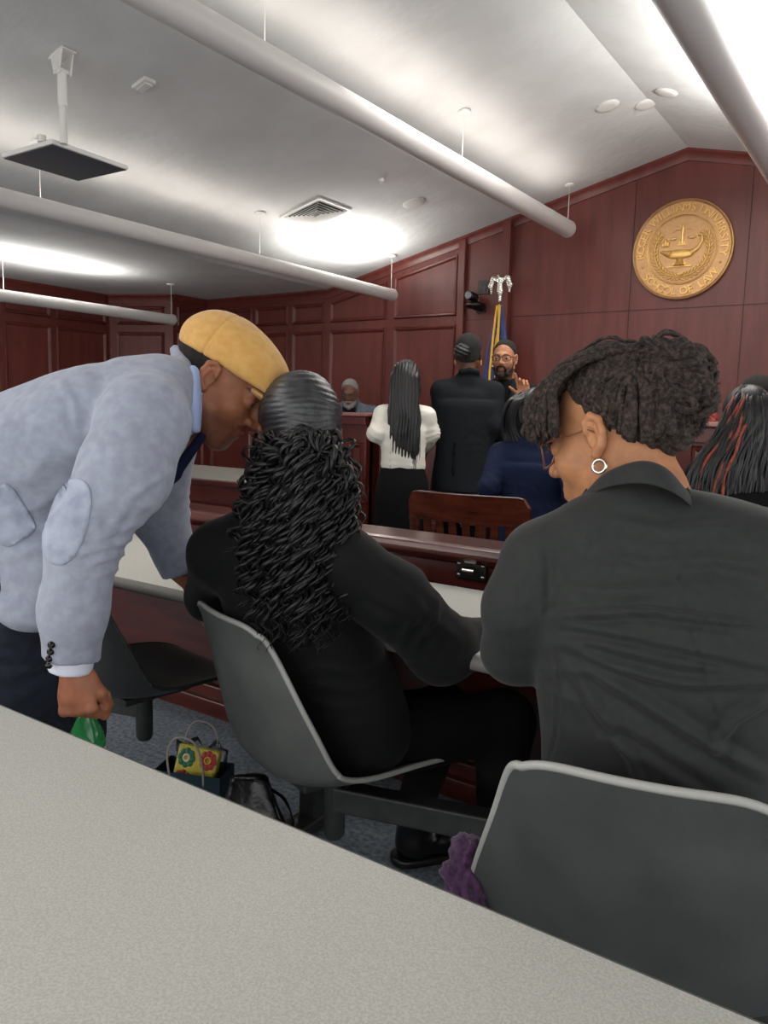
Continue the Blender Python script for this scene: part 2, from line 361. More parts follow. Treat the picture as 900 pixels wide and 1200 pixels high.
moulding(mb, [(.09, .3), (Lc-.1, .3), (Lc-.1, zl), (.09, zl)], a, uc, vz, nc)
moulding(mb, [(6.06, zu), (6.44, zu), (6.44, ZS-.13), (6.06, ZS-.13)], np.array([-7.0, 0, 0]), ul, vz, nl)
moulding(mb, [(6.06, .3), (6.44, .3), (6.44, zl), (6.06, zl)], np.array([-7.0, 0, 0]), ul, vz, nl)
struct(mb.build('trim_3', M['wall_wood'], smooth=True, angle=20))
# crown moulding following the roof line
def crown(mb, a, b, nrm, h=.085, d=.045):
    a = np.asarray(a, float); b = np.asarray(b, float); n = np.asarray(nrm, float); dn = np.array([0, 0, -1.])
    prof = [(0, 0), (d, 0), (d, .018), (d*.75, .03), (d*.45, .055), (d*.3, h), (0, h)]
    pa = [a+n*x+dn*y for x, y in prof]; pb = [b+n*x+dn*y for x, y in prof]; k = len(prof)
    mb.add(pa+pb, [tuple(range(k))[::-1], tuple(range(k, 2*k))]+[(i, (i+1) % k, (i+1) % k+k, i+k) for i in range(k)])
mb = MB()
crown(mb, (-7.0, YW, ZS), (XF, YW, ZS), ny); crown(mb, (XF, YW, ZS), (XR, YW, ZR), ny); crown(mb, (XR, YW, ZR), (XE, YW, roof(XE)), ny)
crown(mb, (XL, YB, ZS), (XL, 5.66, ZS), nl); crown(mb, a+vz*ZS, b+vz*ZS, nc); crown(mb, (-7.0, 6.0, ZS), (-7.0, YW, ZS), nl)
struct(mb.build('trim_4', M['wall_wood'], smooth=True, angle=30))
# pilasters and veneer joints
for k, (p0, p1, d) in enumerate([(539, 547, .05), (591, 600, .075)]):
    x0, x1 = bx(p0, 330), bx(p1, 330)
    mb = MB(); mb.prism([(x0, YW, 0), (x1, YW, 0), (x1, YW, roof(x1)-.03), (x0, YW, roof(x0)-.03)], (0, -d, 0))
    struct(mb.build('trim_%d' % (5+k), M['wall_wood'], bevel=.006))
M['joint'] = mat('panel_joint', '381411', .6)
mb = MB()
zj = Py(740, 364, YW)[2]; xa = bx(600, 370)
mb.box(((xa+XE)/2, YW-.001, zj), (XE-xa, .004, .006))
for px in (741, 876, 660): 
    x = bx(px, 300)
    if px == 660: continue
    mb.box((x, YW-.001, (roof(x)-.08)/2), (.006, .004, roof(x)-.08))
for x in (-3.45,): mb.box((x, YW-.001, zj-.01), (.34, .004, .006))
mb.box((.3, YW-.001, 1.4), (.006, .004, 2.6)); mb.box((1.6, YW-.001, 1.2), (.006, .004, 2.2))
struct(mb.build('trim_7', M['joint']))
# baseboards
struct(MB().box(((XE-7)/2, YW-.012, .07), (XE+7, .024, .14)).build('baseboard_back', M['wall_wood']))
struct(MB().box((XL+.012, (YB+5.66)/2, .07), (.024, 5.66-YB, .14)).build('baseboard_left', M['wall_wood']))

# ================================================================ CEILING FITTINGS
def on_roof(px, py):                             # the ceiling point seen at a picture point
    r = ray(px, py); best = None
    for x0, x1, f in ((-20, XF, lambda p: p[2]-ZS), (XF, XR, lambda p: p[2]-ZS-(p[0]-XF)*SL), (XR, 20, lambda p: p[2]-ZR+(p[0]-XR)*SL)):
        f0 = f(CAMO); f1 = f(CAMO+r)-f0
        t = -f0/f1; p = CAMO+r*t
        if t > 0 and x0-.02 <= p[0] <= x1+.02: best = p
    return best
RT = .066
M['lamp'] = mat('fluorescent_tube', 'fff6ea', .5, emit=6)
M['wire'] = mat('white_wire', 'e4e0da', .5)
def light_bar(end_pt, roofpts, y_near, label, lamps, cable_w=.004, rad=RT):
    """round pendant uplight running toward the far wall, hung on wires; open lamp slot on top"""
    ex, ey, ez = end_pt
    t = thing('pendant_uplight', (ex, (ey+y_near)/2, ez), label, 'ceiling light', 'pendant uplights in parallel rows')
    th = np.linspace(math.radians(62), math.radians(478), 30)[:30]; th = np.linspace(math.radians(115), math.radians(425), 30)
    mb = MB(); V = []; 
    for yy in (y_near, ey-.05):
        for r in (rad, rad-.006): V += [(ex+r*math.cos(q), yy, ez+r*math.sin(q)) for q in th]
    n = 30; F_ = []
    for i in range(n-1): F_ += [(i, i+1, 2*n+i+1, 2*n+i), (n+i+1, n+i, 3*n+i, 3*n+i+1)]
    F_ += [(0, 2*n, 3*n, n), (n-1, 2*n-1, 4*n-1, 3*n-1)]
    mb.add(V, F_); mb.build('housing', M['tube'], t, smooth=True, angle=60)
    e = MB()
    e.tube([(ex, ey-.055+q, ez) for q in (0, .03, .045, .055)], [rad+.002, rad+.002, rad*.8, rad*.35], 28)
    e.build('end_cap', M['tube'], t, smooth=True)
    for rp in roofpts:
        MB().tube([(ex, rp[1], ez+rad*.6), (ex, rp[1], rp[2]-.012)], cable_w/2, 6).build('wire', M['wire'], t)
    for rp in roofpts: MB().lathe([(.045, 0), (.043, -.01), (.02, -.018)], (ex, rp[1], rp[2]), 20).build('canopy', M['white'], t, smooth=True)
    for y0, y1, w in lamps:
        s = MB().cyl((ex, y0, ez+.02), (ex, y1, ez+.02), .013, n=10).build('lamp', M['lamp'], t)
        a_ = area('uplight_lamp', (ex, (y0+y1)/2, ez+rad+.01), .09, y1-y0, w, (math.pi, 0, 0), (1, .97, .92))
        a_.parent = t; a_.matrix_parent_inverse = Matrix.Translation(-Vector(t.location))
    return t
ra1 = on_roof(543, 131); ra2 = on_roof(669, 216)
rb1 = on_roof(305, 248); rb2 = on_roof(457, 300)
rc1 = on_roof(3, 295); rc2 = on_roof(200, 333)
rd2 = on_roof(885, 54)
def at_x(px, py, x): return Px(px, py, x)
xA = (ra1[0]+ra2[0])/2; xB = (rb1[0]+rb2[0])/2; xC = (rc1[0]+rc2[0])/2; xD = rd2[0]
eA = at_x(665, 268, xA); eB = at_x(461, 346, xB); eC = at_x(204, 375, xC); 
print('TUBES', ra1, ra2, rb1, rb2, rc1, rc2, rd2, eA, eB, eC)
zA = 2.777
wy = (6.26, 4.48, 2.69, .9)
def rp(x, ys): return [(x, y, roof(x)) for y in ys]
light_bar((xA, 6.3, eA[2]), rp(xA, wy), -1.2, 'long round white pendant light bar, upper one ending left of the brass seal', [(-1, 6.1, 2.2)], rad=.066)
light_bar((xB, 6.32, eB[2]), rp(xB, wy), -1.2, 'long round white pendant light bar ending above the white-haired seated man', [(5.1, 6.0, 9), (-1, 4.9, 1.8)], rad=.054)
light_bar((xC, 5.55, eC[2]), rp(xC, (5.5, 3.72, 1.9)), -1.0, 'round white pendant light bar ending above the bent man, shortest and lowest in view', [(3.3, 4.7, 9), (-.9, 3.1, 1.5)], rad=.052)
light_bar((xD, 6.3, eA[2]), rp(xD, wy), -1.2, 'thick round white pendant light bar crossing the top right corner', [(3.8, 5.4, 17), (-1, 3.6, 2)], rad=.078)
def roof_frame(x): s = SL if x < XR else -SL; s = 0 if x < XF else s; a = unit([1, 0, s]); return a, np.array([0, 1., 0]), unit(np.cross(a, (0, 1, 0)))
# supply air vent
vc = on_roof(370, 249); a_, b_, n_ = roof_frame(vc[0]); n_ = -abs(n_[2])/n_[2]*n_ if n_[2] > 0 else n_
R_ = np.stack([a_, b_, np.cross(a_, b_)], 1); up_ = np.cross(a_, b_)
t = thing('air_vent', vc, 'square white louvred air vent in the sloped ceiling', 'vent')
def sq_ring(mb, c, half, w, th, R, off):
    for s in (-1, 1):
        mb.box(c+R@np.array([s*(half-w/2), 0, off]), (w, half*2, th), R); mb.box(c+R@np.array([0, s*(half-w/2), off]), (half*2-2*w, w, th), R)
f = MB(); sq_ring(f, vc, .20, .03, .012, R_, -.008); f.build('frame', M['white'], t)
f = MB()
for k in range(6): 
    h = .168-k*.026
    for s in (-1, 1):
        Rt = R_@np.array(Matrix.Rotation(s*.6, 3, 'Y')); Ru = R_@np.array(Matrix.Rotation(-s*.6, 3, 'X'))
        f.box(vc+R_@np.array([s*h, 0, -.012-k*.002]), (.022, h*2, .003), Rt); f.box(vc+R_@np.array([0, s*h, -.012-k*.002]), (h*2, .022, .003), Ru)
f.build('louvre', M['white'], t)
M['ventdark'] = mat('vent_dark', '3c3f3c', .8)
MB().box(vc+R_@np.array([0, 0, -.002]), (.37, .37, .003), R_).build('backing', M['ventdark'], t)
# projector style pole with hanging square panel
q = on_roof(72, 62); bot = Px(77, 172, q[0]); zp = bot[2]
t = thing('ceiling_panel_mount', (q[0], q[1], zp), 'flat grey square panel hanging from a white ceiling pole', 'panel')
m_ = MB(); 
for s in (-1, 1): m_.prism([q+np.array([-.055, s*.03, .02]), q+np.array([.055, s*.03, .03]), q+np.array([.02, s*.03, -.10]), q+np.array([-.025, s*.03, -.10])], (0, .008, 0))
m_.box(q+np.array([0, .005, -.01]), (.12, .075, .010), R_); m_.cyl(q+np.array([-.0, -.04, -.08]), q+np.array([0, .045, -.08]), .014)
m_.build('bracket', M['white'], t, bevel=.004)
zm = (q[2]+zp)/2+.0
MB().cyl((q[0], q[1], zm-.03), (q[0], q[1], q[2]-.09), .022).build('pole', M['white'], t, smooth=True)
MB().cyl((q[0], q[1], zp+.01), (q[0], q[1], zm), .0175).build('pole', M['white'], t, smooth=True)
cs = [Pz(px, py, zp) for px, py in ((2, 185), (61, 168), (150, 199), (92, 212))]
cen = sum(cs)/4; sq = [cen+(c-cen) for c in cs]
mb = MB(); mb.prism([c+np.array([0, 0, .0]) for c in sq], (0, 0, .022)); mb.build('panel_frame', M['white'], t, bevel=.003)
mb = MB(); mb.prism([cen+(c-cen)*.965+np.array([0, 0, -.004]) for c in sq], (0, 0, .01)); mb.build('panel_face', M['charcoal'], t)
b_ = Px(53, 167, q[0]-.05); mb = MB(); mb.cyl((q[0]-.1, q[1]-.05, zp+.02), (q[0]-.1, q[1]-.05, zp+.05), .02); mb.build('knob', M['white'], t)
# small ceiling fittings
def roof_disc(px, py, r, h, name, label, cat, m='white', square=False, group=None):
    c = on_roof(px, py); a1, b1, _ = roof_frame(c[0]); R1 = np.stack([a1, b1, np.cross(a1, b1)], 1); mb = MB()
    if square: mb.box(c+R1@np.array([0, 0, -h/2]), (r*2, r*1.3, h), R1); mb.box(c+R1@np.array([0, 0, -h-.004]), (r*1.4, r*.8, .008), R1)
    else: mb.lathe([(r, .001), (r, -h*.4), (r*.9, -h*.8), (r*.55, -h), (.001, -h)], c, 28, R1)
    return tag(mb.build(name, M[m], smooth=not square, bevel=.003 if square else 0), label, cat, group)
roof_disc(168, 97, .055, .02, 'ceiling_sensor', 'small flat white rectangular sensor on the ceiling right of the pole', 'sensor', square=True)
roof_disc(485, 238, .09, .012, 'ceiling_speaker', 'round flush white disc in the ceiling right of the air vent', 'speaker')
roof_disc(712, 124, .075, .014, 'ceiling_cover', 'thin round ceiling cover furthest left of the three near the ridge', 'ceiling cover')
roof_disc(757, 122, .07, .014, 'ceiling_cover', 'thin round ceiling cover on the ridge, middle of three', 'ceiling cover')
roof_disc(781, 108, .07, .014, 'ceiling_cover', 'thin round ceiling cover just right of the ridge, furthest right of three', 'ceiling cover')
roof_disc(447, 210, .022, .03, 'sprinkler_head', 'tiny sprinkler head in the ceiling above the round speaker disc', 'sprinkler')

# ================================================================ THE SEAL
SCN = np.array([(Py(743, 300, YW)[0]+Py(861, 288, YW)[0])/2, YW-.03, Py(802, 293, YW)[2]]); SR = .378
seal = thing('wall_seal', (SCN[0], YW, SCN[2]-SR), 'round brass university seal high on the mahogany wall', 'seal')
Rs = np.array([[1, 0, 0], [0, 0, -1], [0, 1, 0]], float)     # local x right, y up, z out of wall
def S(x, y, z=0): return SCN+Rs@np.array([x, y, z])*1.0
def Sv(L): return np.array([S(*p) for p in L])
MB().lathe([(SR-.01, -.03), (SR, -.02), (SR, .004), (SR-.008, .012), (SR-.018, .004), (SR-.02, 0), (.001, 0)], SCN, 72, Rs).build('disc', M['gold'], seal, smooth=True)
mb = MB()
for r, w in ((SR-.006, .006), (.262, .0045), (.252, .002)): mb.ring(S(0, 0, .004), r, w, 90, (0, -1, 0))
mb.build('ring', M['gold_hi'], seal, smooth=True)
mb = MB()
def glyph(ch, cx, cy, ang, size):
    cu = bpy.data.curves.new('glyph', 'FONT'); cu.body = ch; cu.size = size; cu.extrude = .006; cu.align_x = 'CENTER'; cu.offset = 0
    ob = bpy.data.objects.new('glyph', cu); COL.objects.link(ob); dg = bpy.context.evaluated_depsgraph_get(); me = ob.evaluated_get(dg).to_mesh()
    V = np.array([v.co[:] for v in me.vertices]); Fs = [tuple(p.vertices) for p in me.polygons]
    c, s = math.cos(ang), math.sin(ang)
    if len(V): mb.add([S(cx+v[0]*c-v[1]*s, cy+v[0]*s+v[1]*c, .006+v[2]) for v in V], Fs)
    ob.evaluated_get(dg).to_mesh_clear(); bpy.data.objects.remove(ob); bpy.data.curves.remove(cu)
top = 'ROGER WILLIAMS UNIVERSITY'; a0, a1 = math.radians(190), math.radians(-14)
wd = {'I': .55, ' ': .6, 'W': 1.4, 'M': 1.25, 'L': .85, 'E': .9, 'S': .9}
ws = [wd.get(c, 1.0) for c in top]; cum = np.cumsum(ws)-np.array(ws)/2
for c, u in zip(top, cum):
    q_ = a0+(a1-a0)*u/sum(ws); r = .287
    if c != ' ': glyph(c, r*math.cos(q_), r*math.sin(q_), q_-math.pi/2, .082)
bot_ = 'SCHOOL OF LAW'; ws = [wd.get(c, 1.0) for c in bot_]; cum = np.cumsum(ws)-np.array(ws)/2; a0, a1 = math.radians(213), math.radians(327)
for c, u in zip(bot_, cum):
    q_ = a0+(a1-a0)*u/sum(ws); r = .343
    if c != ' ': glyph(c, r*math.cos(q_), r*math.sin(q_), q_+math.pi/2, .082)
mb.build('lettering', M['gold_hi'], seal)
for q_ in (math.radians(201.5), math.radians(338)): MB().ball(S(.315*math.cos(q_), .315*math.sin(q_), .004), .01, 10).build('dot', M['gold_hi'], seal, smooth=True)
mb = MB()                                         # laurel wreath
def leaf(x, y, ang, L=.045, w=.013):
    R2 = Rs@np.array([[math.cos(ang), -math.sin(ang), 0], [math.sin(ang), math.cos(ang), 0], [0, 0, 1]]); mb.ball(S(x, y, .006), (L/2, w/2, .006), 8, R2)
for sgn in (-1, 1):
    for k in range(16):
        a = math.radians(-86+k*8.2); r = .205; x, y = r*math.cos(a), r*math.sin(a)
        for side, off in ((1, .022), (-1, -.018), (0, 0)):
            aa = a+math.pi/2-side*.55; xx, yy = x+off*math.cos(a), y+off*math.sin(a)
            leaf(sgn*xx, yy, aa if sgn > 0 else math.pi-aa)
mb.build('wreath', M['gold_hi'], seal, smooth=True)
mb = MB()                                         # oil lamp, flame, scales
mb.ball(S(-.01, -.035, .004), (.115, .013, .036), 24, np.eye(3))
mb.tube(Sv([(-.08, -.03, .008), (-.12, -.02, .01), (-.155, -.005, .01)]), [.03, .018, .01], 10)
mb.tube(Sv([(.07, -.03, .008), (.12, .0, .01), (.15, .05, .01), (.145, .09, .01), (.115, .1, .01), (.108, .078, .01), (.122, .072, .01)]), [.024, .015, .01, .008, .007, .006, .005], 8)
mb.lathe([(.05, -.02), (.03, 0), (.022, .02), (.03, .035)], S(-.01, -.1, 0), 20); mb.box(S(-.01, -.128, .006), (.19, .012, .008)); mb.box(S(-.01, -.112, .006), (.1, .012, .018))
for dx, hh in ((0, .07), (-.018, .045), (.018, .05)): mb.ball(S(-.125+dx, .03+hh*.4, .006), (.012, .008, hh/2), 10)
mb.tube(Sv([(.0, .04, .008), (.0, .17, .008)]), [.012, .005], 8); mb.ball(S(0, .15, .008), (.012, .006, .045), 10)
mb.tube(Sv([(-.075, .13, .008), (-.05, .155, .008), (0, .15, .008), (.05, .155, .008), (.075, .14, .008)]), .004, 6)
for s in (-1, 1): mb.ball(S(s*.07, .085, .006), (.03, .007, .012), 12)
mb.box(S(0, .035, .006), (.07, .01, .008)); mb.box(S(0, .05, .006), (.045, .01, .02))
mb.build('lamp_relief', M['gold_hi'], seal, smooth=True)

# ================================================================ WALL FITTINGS, FLAG
oc = Py(567, 337, YW)
t = thing('wall_plate', (oc[0], YW, oc[2]-.06), 'dark square connector plate beside the wall camera', 'wall plate')
MB().box((oc[0], YW-.008, oc[2]), (.11, .016, .12)).build('plate', mat('bronze_plate', '2a1512', .4), t, bevel=.003)
for dx in (-.022, .022): 
    for dz in (-.02, .02): MB().box((oc[0]+dx, YW-.018, oc[2]+dz), (.022, .006, .022)).build('socket', M['black'], t)
pc = Py(554, 356, YW-.12)
t = thing('ptz_camera', (pc[0], YW, pc[2]-.05), 'black swivel camera mounted on the wall near the flag', 'camera')
Fd = Field().ell(pc+[.0, .02, -.01], (.085, .07, .035)).rc(pc+[.02, 0, -.02], pc+[.04, .09, -.03], .03, .03)
qmesh('base', Fd.mesh(.006), M['black'], t)
hc = pc+np.array([-.01, 0, .065]); d_ = unit([.0, -1, .05])
Fd = Field().rc(hc+d_*.03, hc-d_*.05, .04, .038); qmesh('camera_head', Fd.mesh(.005), M['black'], t)
mb = MB(); mb.cyl(hc+d_*.06, hc+d_*.075, .026); mb.ring(hc+d_*.072, .03, .006, ax=d_); mb.build('lens', mat('lens_ring', '5c6164', .25, metal=.4), t, smooth=True)
MB().box(pc+np.array([.03, .11, -.03]), (.09, .03, .08)).build('bracket', M['black'], t)
# flag: pole stands on the floor before the wall
fx, fy = Py(586, 350, 6.2)[0], 6.2; ft = Py(586, 322, 6.2)[2]
flag = thing('flag_stand', (fx, fy, 0), 'furled blue flag with gold fringe under a silver eagle finial', 'flag')
MB().lathe([(.16, 0), (.16, .02), (.05, .05), (.03, .09)], (fx, fy, 0), 28).build('base', M['gold_hi'], flag, smooth=True)
MB().cyl((fx, fy, .05), (fx, fy, ft-.2), .013).build('pole', M['wood_chair'], flag, smooth=True)
ez = ft-.2
Fd = Field().rc((fx, fy, ez-.02), (fx, fy, ez+.05), .014, .02, .01).rc((fx, fy, ez+.06), (fx, fy-.01, ez+.16), .03, .022, .02).rc((fx, fy-.01, ez+.16), (fx-.012, fy-.03, ez+.185), .018, .012, .01)
Fd.rc((fx-.012, fy-.03, ez+.185), (fx-.03, fy-.04, ez+.18), .008, .003, .005)
for s in (-1, 1): Fd.chain([(fx+s*.02, fy, ez+.15), (fx+s*.065, fy, ez+.165), (fx+s*.09, fy, ez+.11), (fx+s*.085, fy, ez+.05)], [.020, .026, .023, .008], .02)
qmesh('eagle', Fd.mesh(.004), M['silver'], flag, disp=lambda V, N: .0015*np.sin(V[:, 2]*400+V[:, 0]*200))
# furled cloth: pleated cone
def pleat(z0, z1, rz0, rz1, nple, ph, amp, n=96, m=40, cx=fx, cy=fy):
    V = []; 
    for i in range(m):
        t_ = i/(m-1); z = z0+(z1-z0)*t_; r = rz0+(rz1-rz0)*t_**.8
        for j in range(n):
            a = 2*math.pi*j/n; rr = r*(1+amp*min(1, t_*3)*math.sin(nple*a+ph+1.5*t_)+.12*math.sin(2*a+t_*3)); V.append((cx+rr*math.cos(a), cy+rr*math.sin(a)*.7, z))
    return V, [(i*n+j, i*n+(j+1) % n, (i+1)*n+(j+1) % n, (i+1)*n+j) for i in range(m-1) for j in range(n)]
M['flag_blue'] = mat('navy_flag_silk', '1d2a63', .55, col2='27356f', scale=12, sheen=.2)
M['flag_gold'] = mat('gold_fringe', 'd9ab2c', .6, bump=.4, bscale=200)
V, F_ = pleat(ez-.05, 1.0, .022, .15, 7, 0, .28); mb = MB().add(V, F_); fo = mb.build('flag_cloth', M['flag_blue'], flag, smooth=True, angle=180)
V = np.array(V).reshape(40, 96, 3)
mb = MB(); 
for j, m_off in ((74, 0),):
    mb.tube([V[i, (j+int(3*math.sin(i*.35))) % 96]+np.array([0, -.006, 0]) for i in range(0, 40)], [.008+.002*(i % 2) for i in range(40)], 6)
mb.build('fringe', M['flag_gold'], flag, smooth=True)
for i in range(14, 39, 3):
    for j in (54, 66, 78, 86, 92):
        p = V[i, (j+i) % 96]; n = unit([p[0]-fx, (p[1]-fy)*2, 0]); u_ = unit(np.cross(n, (0, 0, 1))); w_ = np.array([0, 0, 1.])
        pts = [p+n*.004+(.011 if q % 2 == 0 else .0045)*(math.sin(q*math.pi/5)*u_+math.cos(q*math.pi/5)*w_) for q in range(10)]; MB().prism(pts, n*.003).build('star', M['white'], flag)
mb = MB()
for k in range(5):
    a = -2.4+k*.35; mb.tube([(fx+.11*math.cos(a), fy+.08*math.sin(a), z) for z in (1.35, 1.1, .95)], [.008, .014, .016], 6)
mb.build('stripe', mat('flag_red', 'a51f2c', .6), flag, smooth=True)
mb = MB(); 
for dx in (-.012, .016): mb.tube([(fx+dx, fy-.03, ez-.06), (fx+dx*1.6, fy-.06, ez-.3), (fx+dx*2.2, fy-.085, ez-.62), (fx+dx*1.5, fy-.1, ez-.95)], [.009, .01, .011, .012], 6)
mb.build('tassel_cord', M['flag_gold'], flag, smooth=True)

# ================================================================ FURNITURE
# judge's bench and witness stand
def panel_front(mb, x0, x1, z0, z1, y):
    moulding(mb, [(x0, z0), (x1, z0), (x1, z1), (x0, z1)], np.array([0, y, 0.]), ux, vz, ny, w=.05, h=.02)
bz = 1.245; by = 5.0

bench = thing('judge_bench', (-2, by+.3, 0), 'long panelled mahogany judge bench with pale top edge below the seal', 'bench')
def bxy(px): return Py(px, 560, by)[0]
wx0, wx1 = bxy(383), bxy(436)
xs0 = wx1+.06; xe = 1.9
mb = MB(); mb.box(((xs0+xe)/2, by+.06, (bz-.03)/2), (xe-xs0, .12, bz-.03))
mb.box(((xs0+xe)/2, by-.005, bz-.08), (xe-xs0+.02, .05, .09)); mb.box(((xs0+xe)/2, by-.012, .52), (xe-xs0, .03, .03)); mb.box(((xs0+xe)/2, by-.02, .42), (xe-xs0, .04, .05)); mb.box(((xs0+xe)/2, by-.03, .06), (xe-xs0, .06, .12))
mb.build('body', M['wood_red'], bench, bevel=.004)
mb = MB(); x = xs0+.1
while x < xe-.5: panel_front(mb, x, x+.62, .6, 1.1, by); x += .74
mb.build('panel', M['wood_red'], bench, smooth=True, angle=20)
M['bench_top'] = mat('bench_top_edge', '9c6c62', .3, coat=.3)
MB().box(((xs0+xe)/2, by+.2, bz-.012), (xe-xs0+.06, .5, .03)).build('top', M['bench_top'], bench, bevel=.006)
stand = thing('witness_stand', ((wx0+wx1)/2-.3, by+.1, 0), 'panelled mahogany stand with a pale top before the grey-suited seated man', 'bench')
sx0 = wx0-.8; wx1 -= .03
mb = MB(); mb.box(((sx0+wx1)/2, by+.0, (bz-.02)/2), (wx1-sx0, .1, bz-.02)); mb.box((wx1-.04, by+.5, (bz-.03)/2), (.08, 1.0, bz-.03))
mb.box(((sx0+wx1)/2, by-.06, bz-.06), (wx1-sx0+.02, .05, .06)); mb.box(((sx0+wx1)/2, by-.065, .56), (wx1-sx0, .03, .03)); mb.box(((sx0+wx1)/2, by-.07, .46), (wx1-sx0, .05, .04)); mb.box(((sx0+wx1)/2, by-.07, .07), (wx1-sx0, .05, .14))
mb.build('body', M['wood_red'], stand, bevel=.004)
mb = MB(); x = wx1-.28
panel_front(mb, wx1-.16, wx1-.02, .62, 1.02, by-.05); panel_front(mb, wx1-.75, wx1-.22, .62, 1.06, by-.05); panel_front(mb, wx1-1.25, wx1-.8, .62, 1.06, by-.05)
mb.build('panel', M['wood_red'], stand, smooth=True, angle=20)
MB().box(((sx0+wx1)/2, by+.12, bz-.01), (wx1-sx0+.05, .42, .028)).build('top', M['bench_top'], stand, bevel=.006)
# things on the bench top, right
p = Py(806, 485, by+.12)
t = thing('desk_flag_base', (p[0], by+.12, bz+.003), 'small red desk item with a thin white stem on the bench top', 'desk item')
mb = MB(); mb.lathe([(.045, 0), (.045, .012), (.02, .03), (.008, .04)], (p[0], by+.12, bz+.003), 20); mb.build('base', mat('red_item', 'b01c2e', .4), t, smooth=True)
MB().cyl((p[0]+.005, by+.12, bz+.03), (p[0]+.01, by+.12, bz+.115), .003).build('stem', M['white'], t)
p2 = Py(834, 488, by+.12)
tag(MB().box((p2[0], by+.12, bz+.035), (.06, .05, .06)).build('red_box', mat('red_card', 'a3443f', .6), bevel=.004), 'small dull red box on the bench top beside the long locs', 'box')

# counsel tables
def table(name, x0, x1, y0, y1, z, label, top, th=.035):
    t = thing(name, ((x0+x1)/2, (y0+y1)/2, 0), label, 'table')
    mb = MB(); mb.box(((x0+x1)/2, (y0+y1)/2, z-th/2), (x1-x0, y1-y0, th)); mb.build('table_rim', M['wood_dark'], t, bevel=.01)
    MB().box(((x0+x1)/2, (y0+y1)/2, z+.001), (x1-x0-.06, y1-y0-.06, .004)).build('tabletop', top, t)
    mb = MB(); mb.box(((x0+x1)/2, (y0+y1)/2, z-.1), (x1-x0-.16, y1-y0-.14, .13)); mb.build('apron', M['wood_dark'], t, bevel=.006)
    for sx in (0, 1):
        xx = x0+.2 if sx == 0 else x1-.2
        mb = MB(); mb.box((xx, (y0+y1)/2, (z-.17)/2), (.08, y1-y0-.26, z-.17)); mb.box((xx, (y0+y1)/2, .03), (.14, y1-y0-.12, .06)); mb.build('pedestal', M['wood_dark'], t, bevel=.008)
    return t
M['blotter'] = mat('grey_table_inlay', '8b8880', .5, col2='96938b', scale=200, detail=1)
M['cream'] = mat('pale_table_inlay', 'b9b6a6', .5, col2='c2bfaf', scale=200, detail=1)
cl = Pz(281, 566, .76)
table('counsel_table', cl[0]-2.3, cl[0]+.12, cl[1]+.0, cl[1]+.95, .76, 'dark wood counsel table with grey top behind the leaning man', M['blotter'])
c2 = Pz(506, 580, .76)
table('counsel_table', c2[0]+.1, c2[0]+1.3, c2[1]-.05, c2[1]+.3, .76, 'dark wood counsel table with pale top in front of the dark-suited pair', M['cream'])
pp = Pz(296, 563, .765)
tag(MB().box(pp+np.array([0, .04, .008]), (.22, .1, .012)).build('paper_stack', M['white'], bevel=.002), 'thin stack of white paper on the grey-topped counsel table', 'papers')
# wooden captain's chairs seen from behind; local frame: faces +Y, origin on the floor under the seat
def wood_chair(loc, yaw, label, group=None):
    t = thing('wooden_chair', (0, 0, 0), label, 'chair', group)
    m_ = M['wood_chair']; zb, zt = .45, .925; hw = .27
    def bp(s, z): return np.array([s, -.22-(z-zb)*.22-.05*math.cos(s/hw*1.3)+.05, z])
    mb = MB(); V = []; n = 24
    prof = []
    for i in range(n+1):
        s = -hw+2*hw*i/n; edge = min(1, (hw-abs(s))/.045); top = zt-.045*(1-math.sqrt(max(0, 1-(1-edge)**2)))
        prof.append((s, .80, top))
    for s, z0, z1 in prof:
        for z in (z0, z1):
            for dy in (-.014, .014): V.append(bp(s, z)+[0, dy, 0])
    F_ = []
    for i in range(n): a = i*4; b = a+4; F_ += [(a, b, b+2, a+2), (a+1, a+3, b+3, b+1), (a+2, b+2, b+3, a+3), (a, a+1, b+1, b)]
    F_ += [(0, 2, 3, 1), (n*4, n*4+1, n*4+3, n*4+2)]
    mb.add(V, F_).build('crest_rail', m_, t, bevel=.004)
    for s in (-1, 1): 
        mb = MB(); mb.tube([bp(s*(hw-.02), z) for z in (zb-.03, .6, .81)], [.022, .021, .02], 10, flat=1.2); mb.build('back_post', m_, t, smooth=True)
    for i in range(7):
        s = -hw+.085+i*(2*hw-.17)/6; mb = MB(); a, b = bp(s*.93, zb-.01), bp(s, .805); mb.bar(a, b, .034, .012, up=(0, 1, 0)); mb.build('back_slat', m_, t, bevel=.003)
    mb = MB(); mb.bar(bp(-hw+.02, .5), bp(hw-.02, .5), .02, .03, up=(0, 0, 1)); mb.build('lower_rail', m_, t, bevel=.003)
    mb = MB(); mb.prism([(-.24, -.22, .425), (.24, -.22, .425), (.27, .24, .425), (-.27, .24, .425)], (0, 0, .035)); mb.build('seat', m_, t, bevel=.012)
    for sx in (-1, 1):
        mb = MB(); mb.tube([bp(sx*(hw-.02), .66), (sx*.3, -.1, .66), (sx*.3, .1, .665), (sx*.27, .2, .65)], [.018, .022, .026, .022], 10, flat=.6); mb.tube([(sx*.26, .16, .44), (sx*.28, .16, .65)], .016, 8); mb.build('armrest', m_, t, smooth=True)
        for sy in (-.19, .2):
            mb = MB(); mb.tube([(sx*.21, sy, .43), (sx*.235, sy*1.15, 0)], [.024, .018], 10); mb.build('leg', m_, t, smooth=True)
    mb = MB()
    for sx in (-1, 1): mb.tube([(sx*.222, -.2, .18), (sx*.222, .21, .18)], .012, 8)
    mb.tube([(-.222, 0, .18), (.222, 0, .18)], .012, 8); mb.build('stretcher', m_, t, smooth=True)
    t.location = loc; t.rotation_euler = (0, 0, yaw); return t
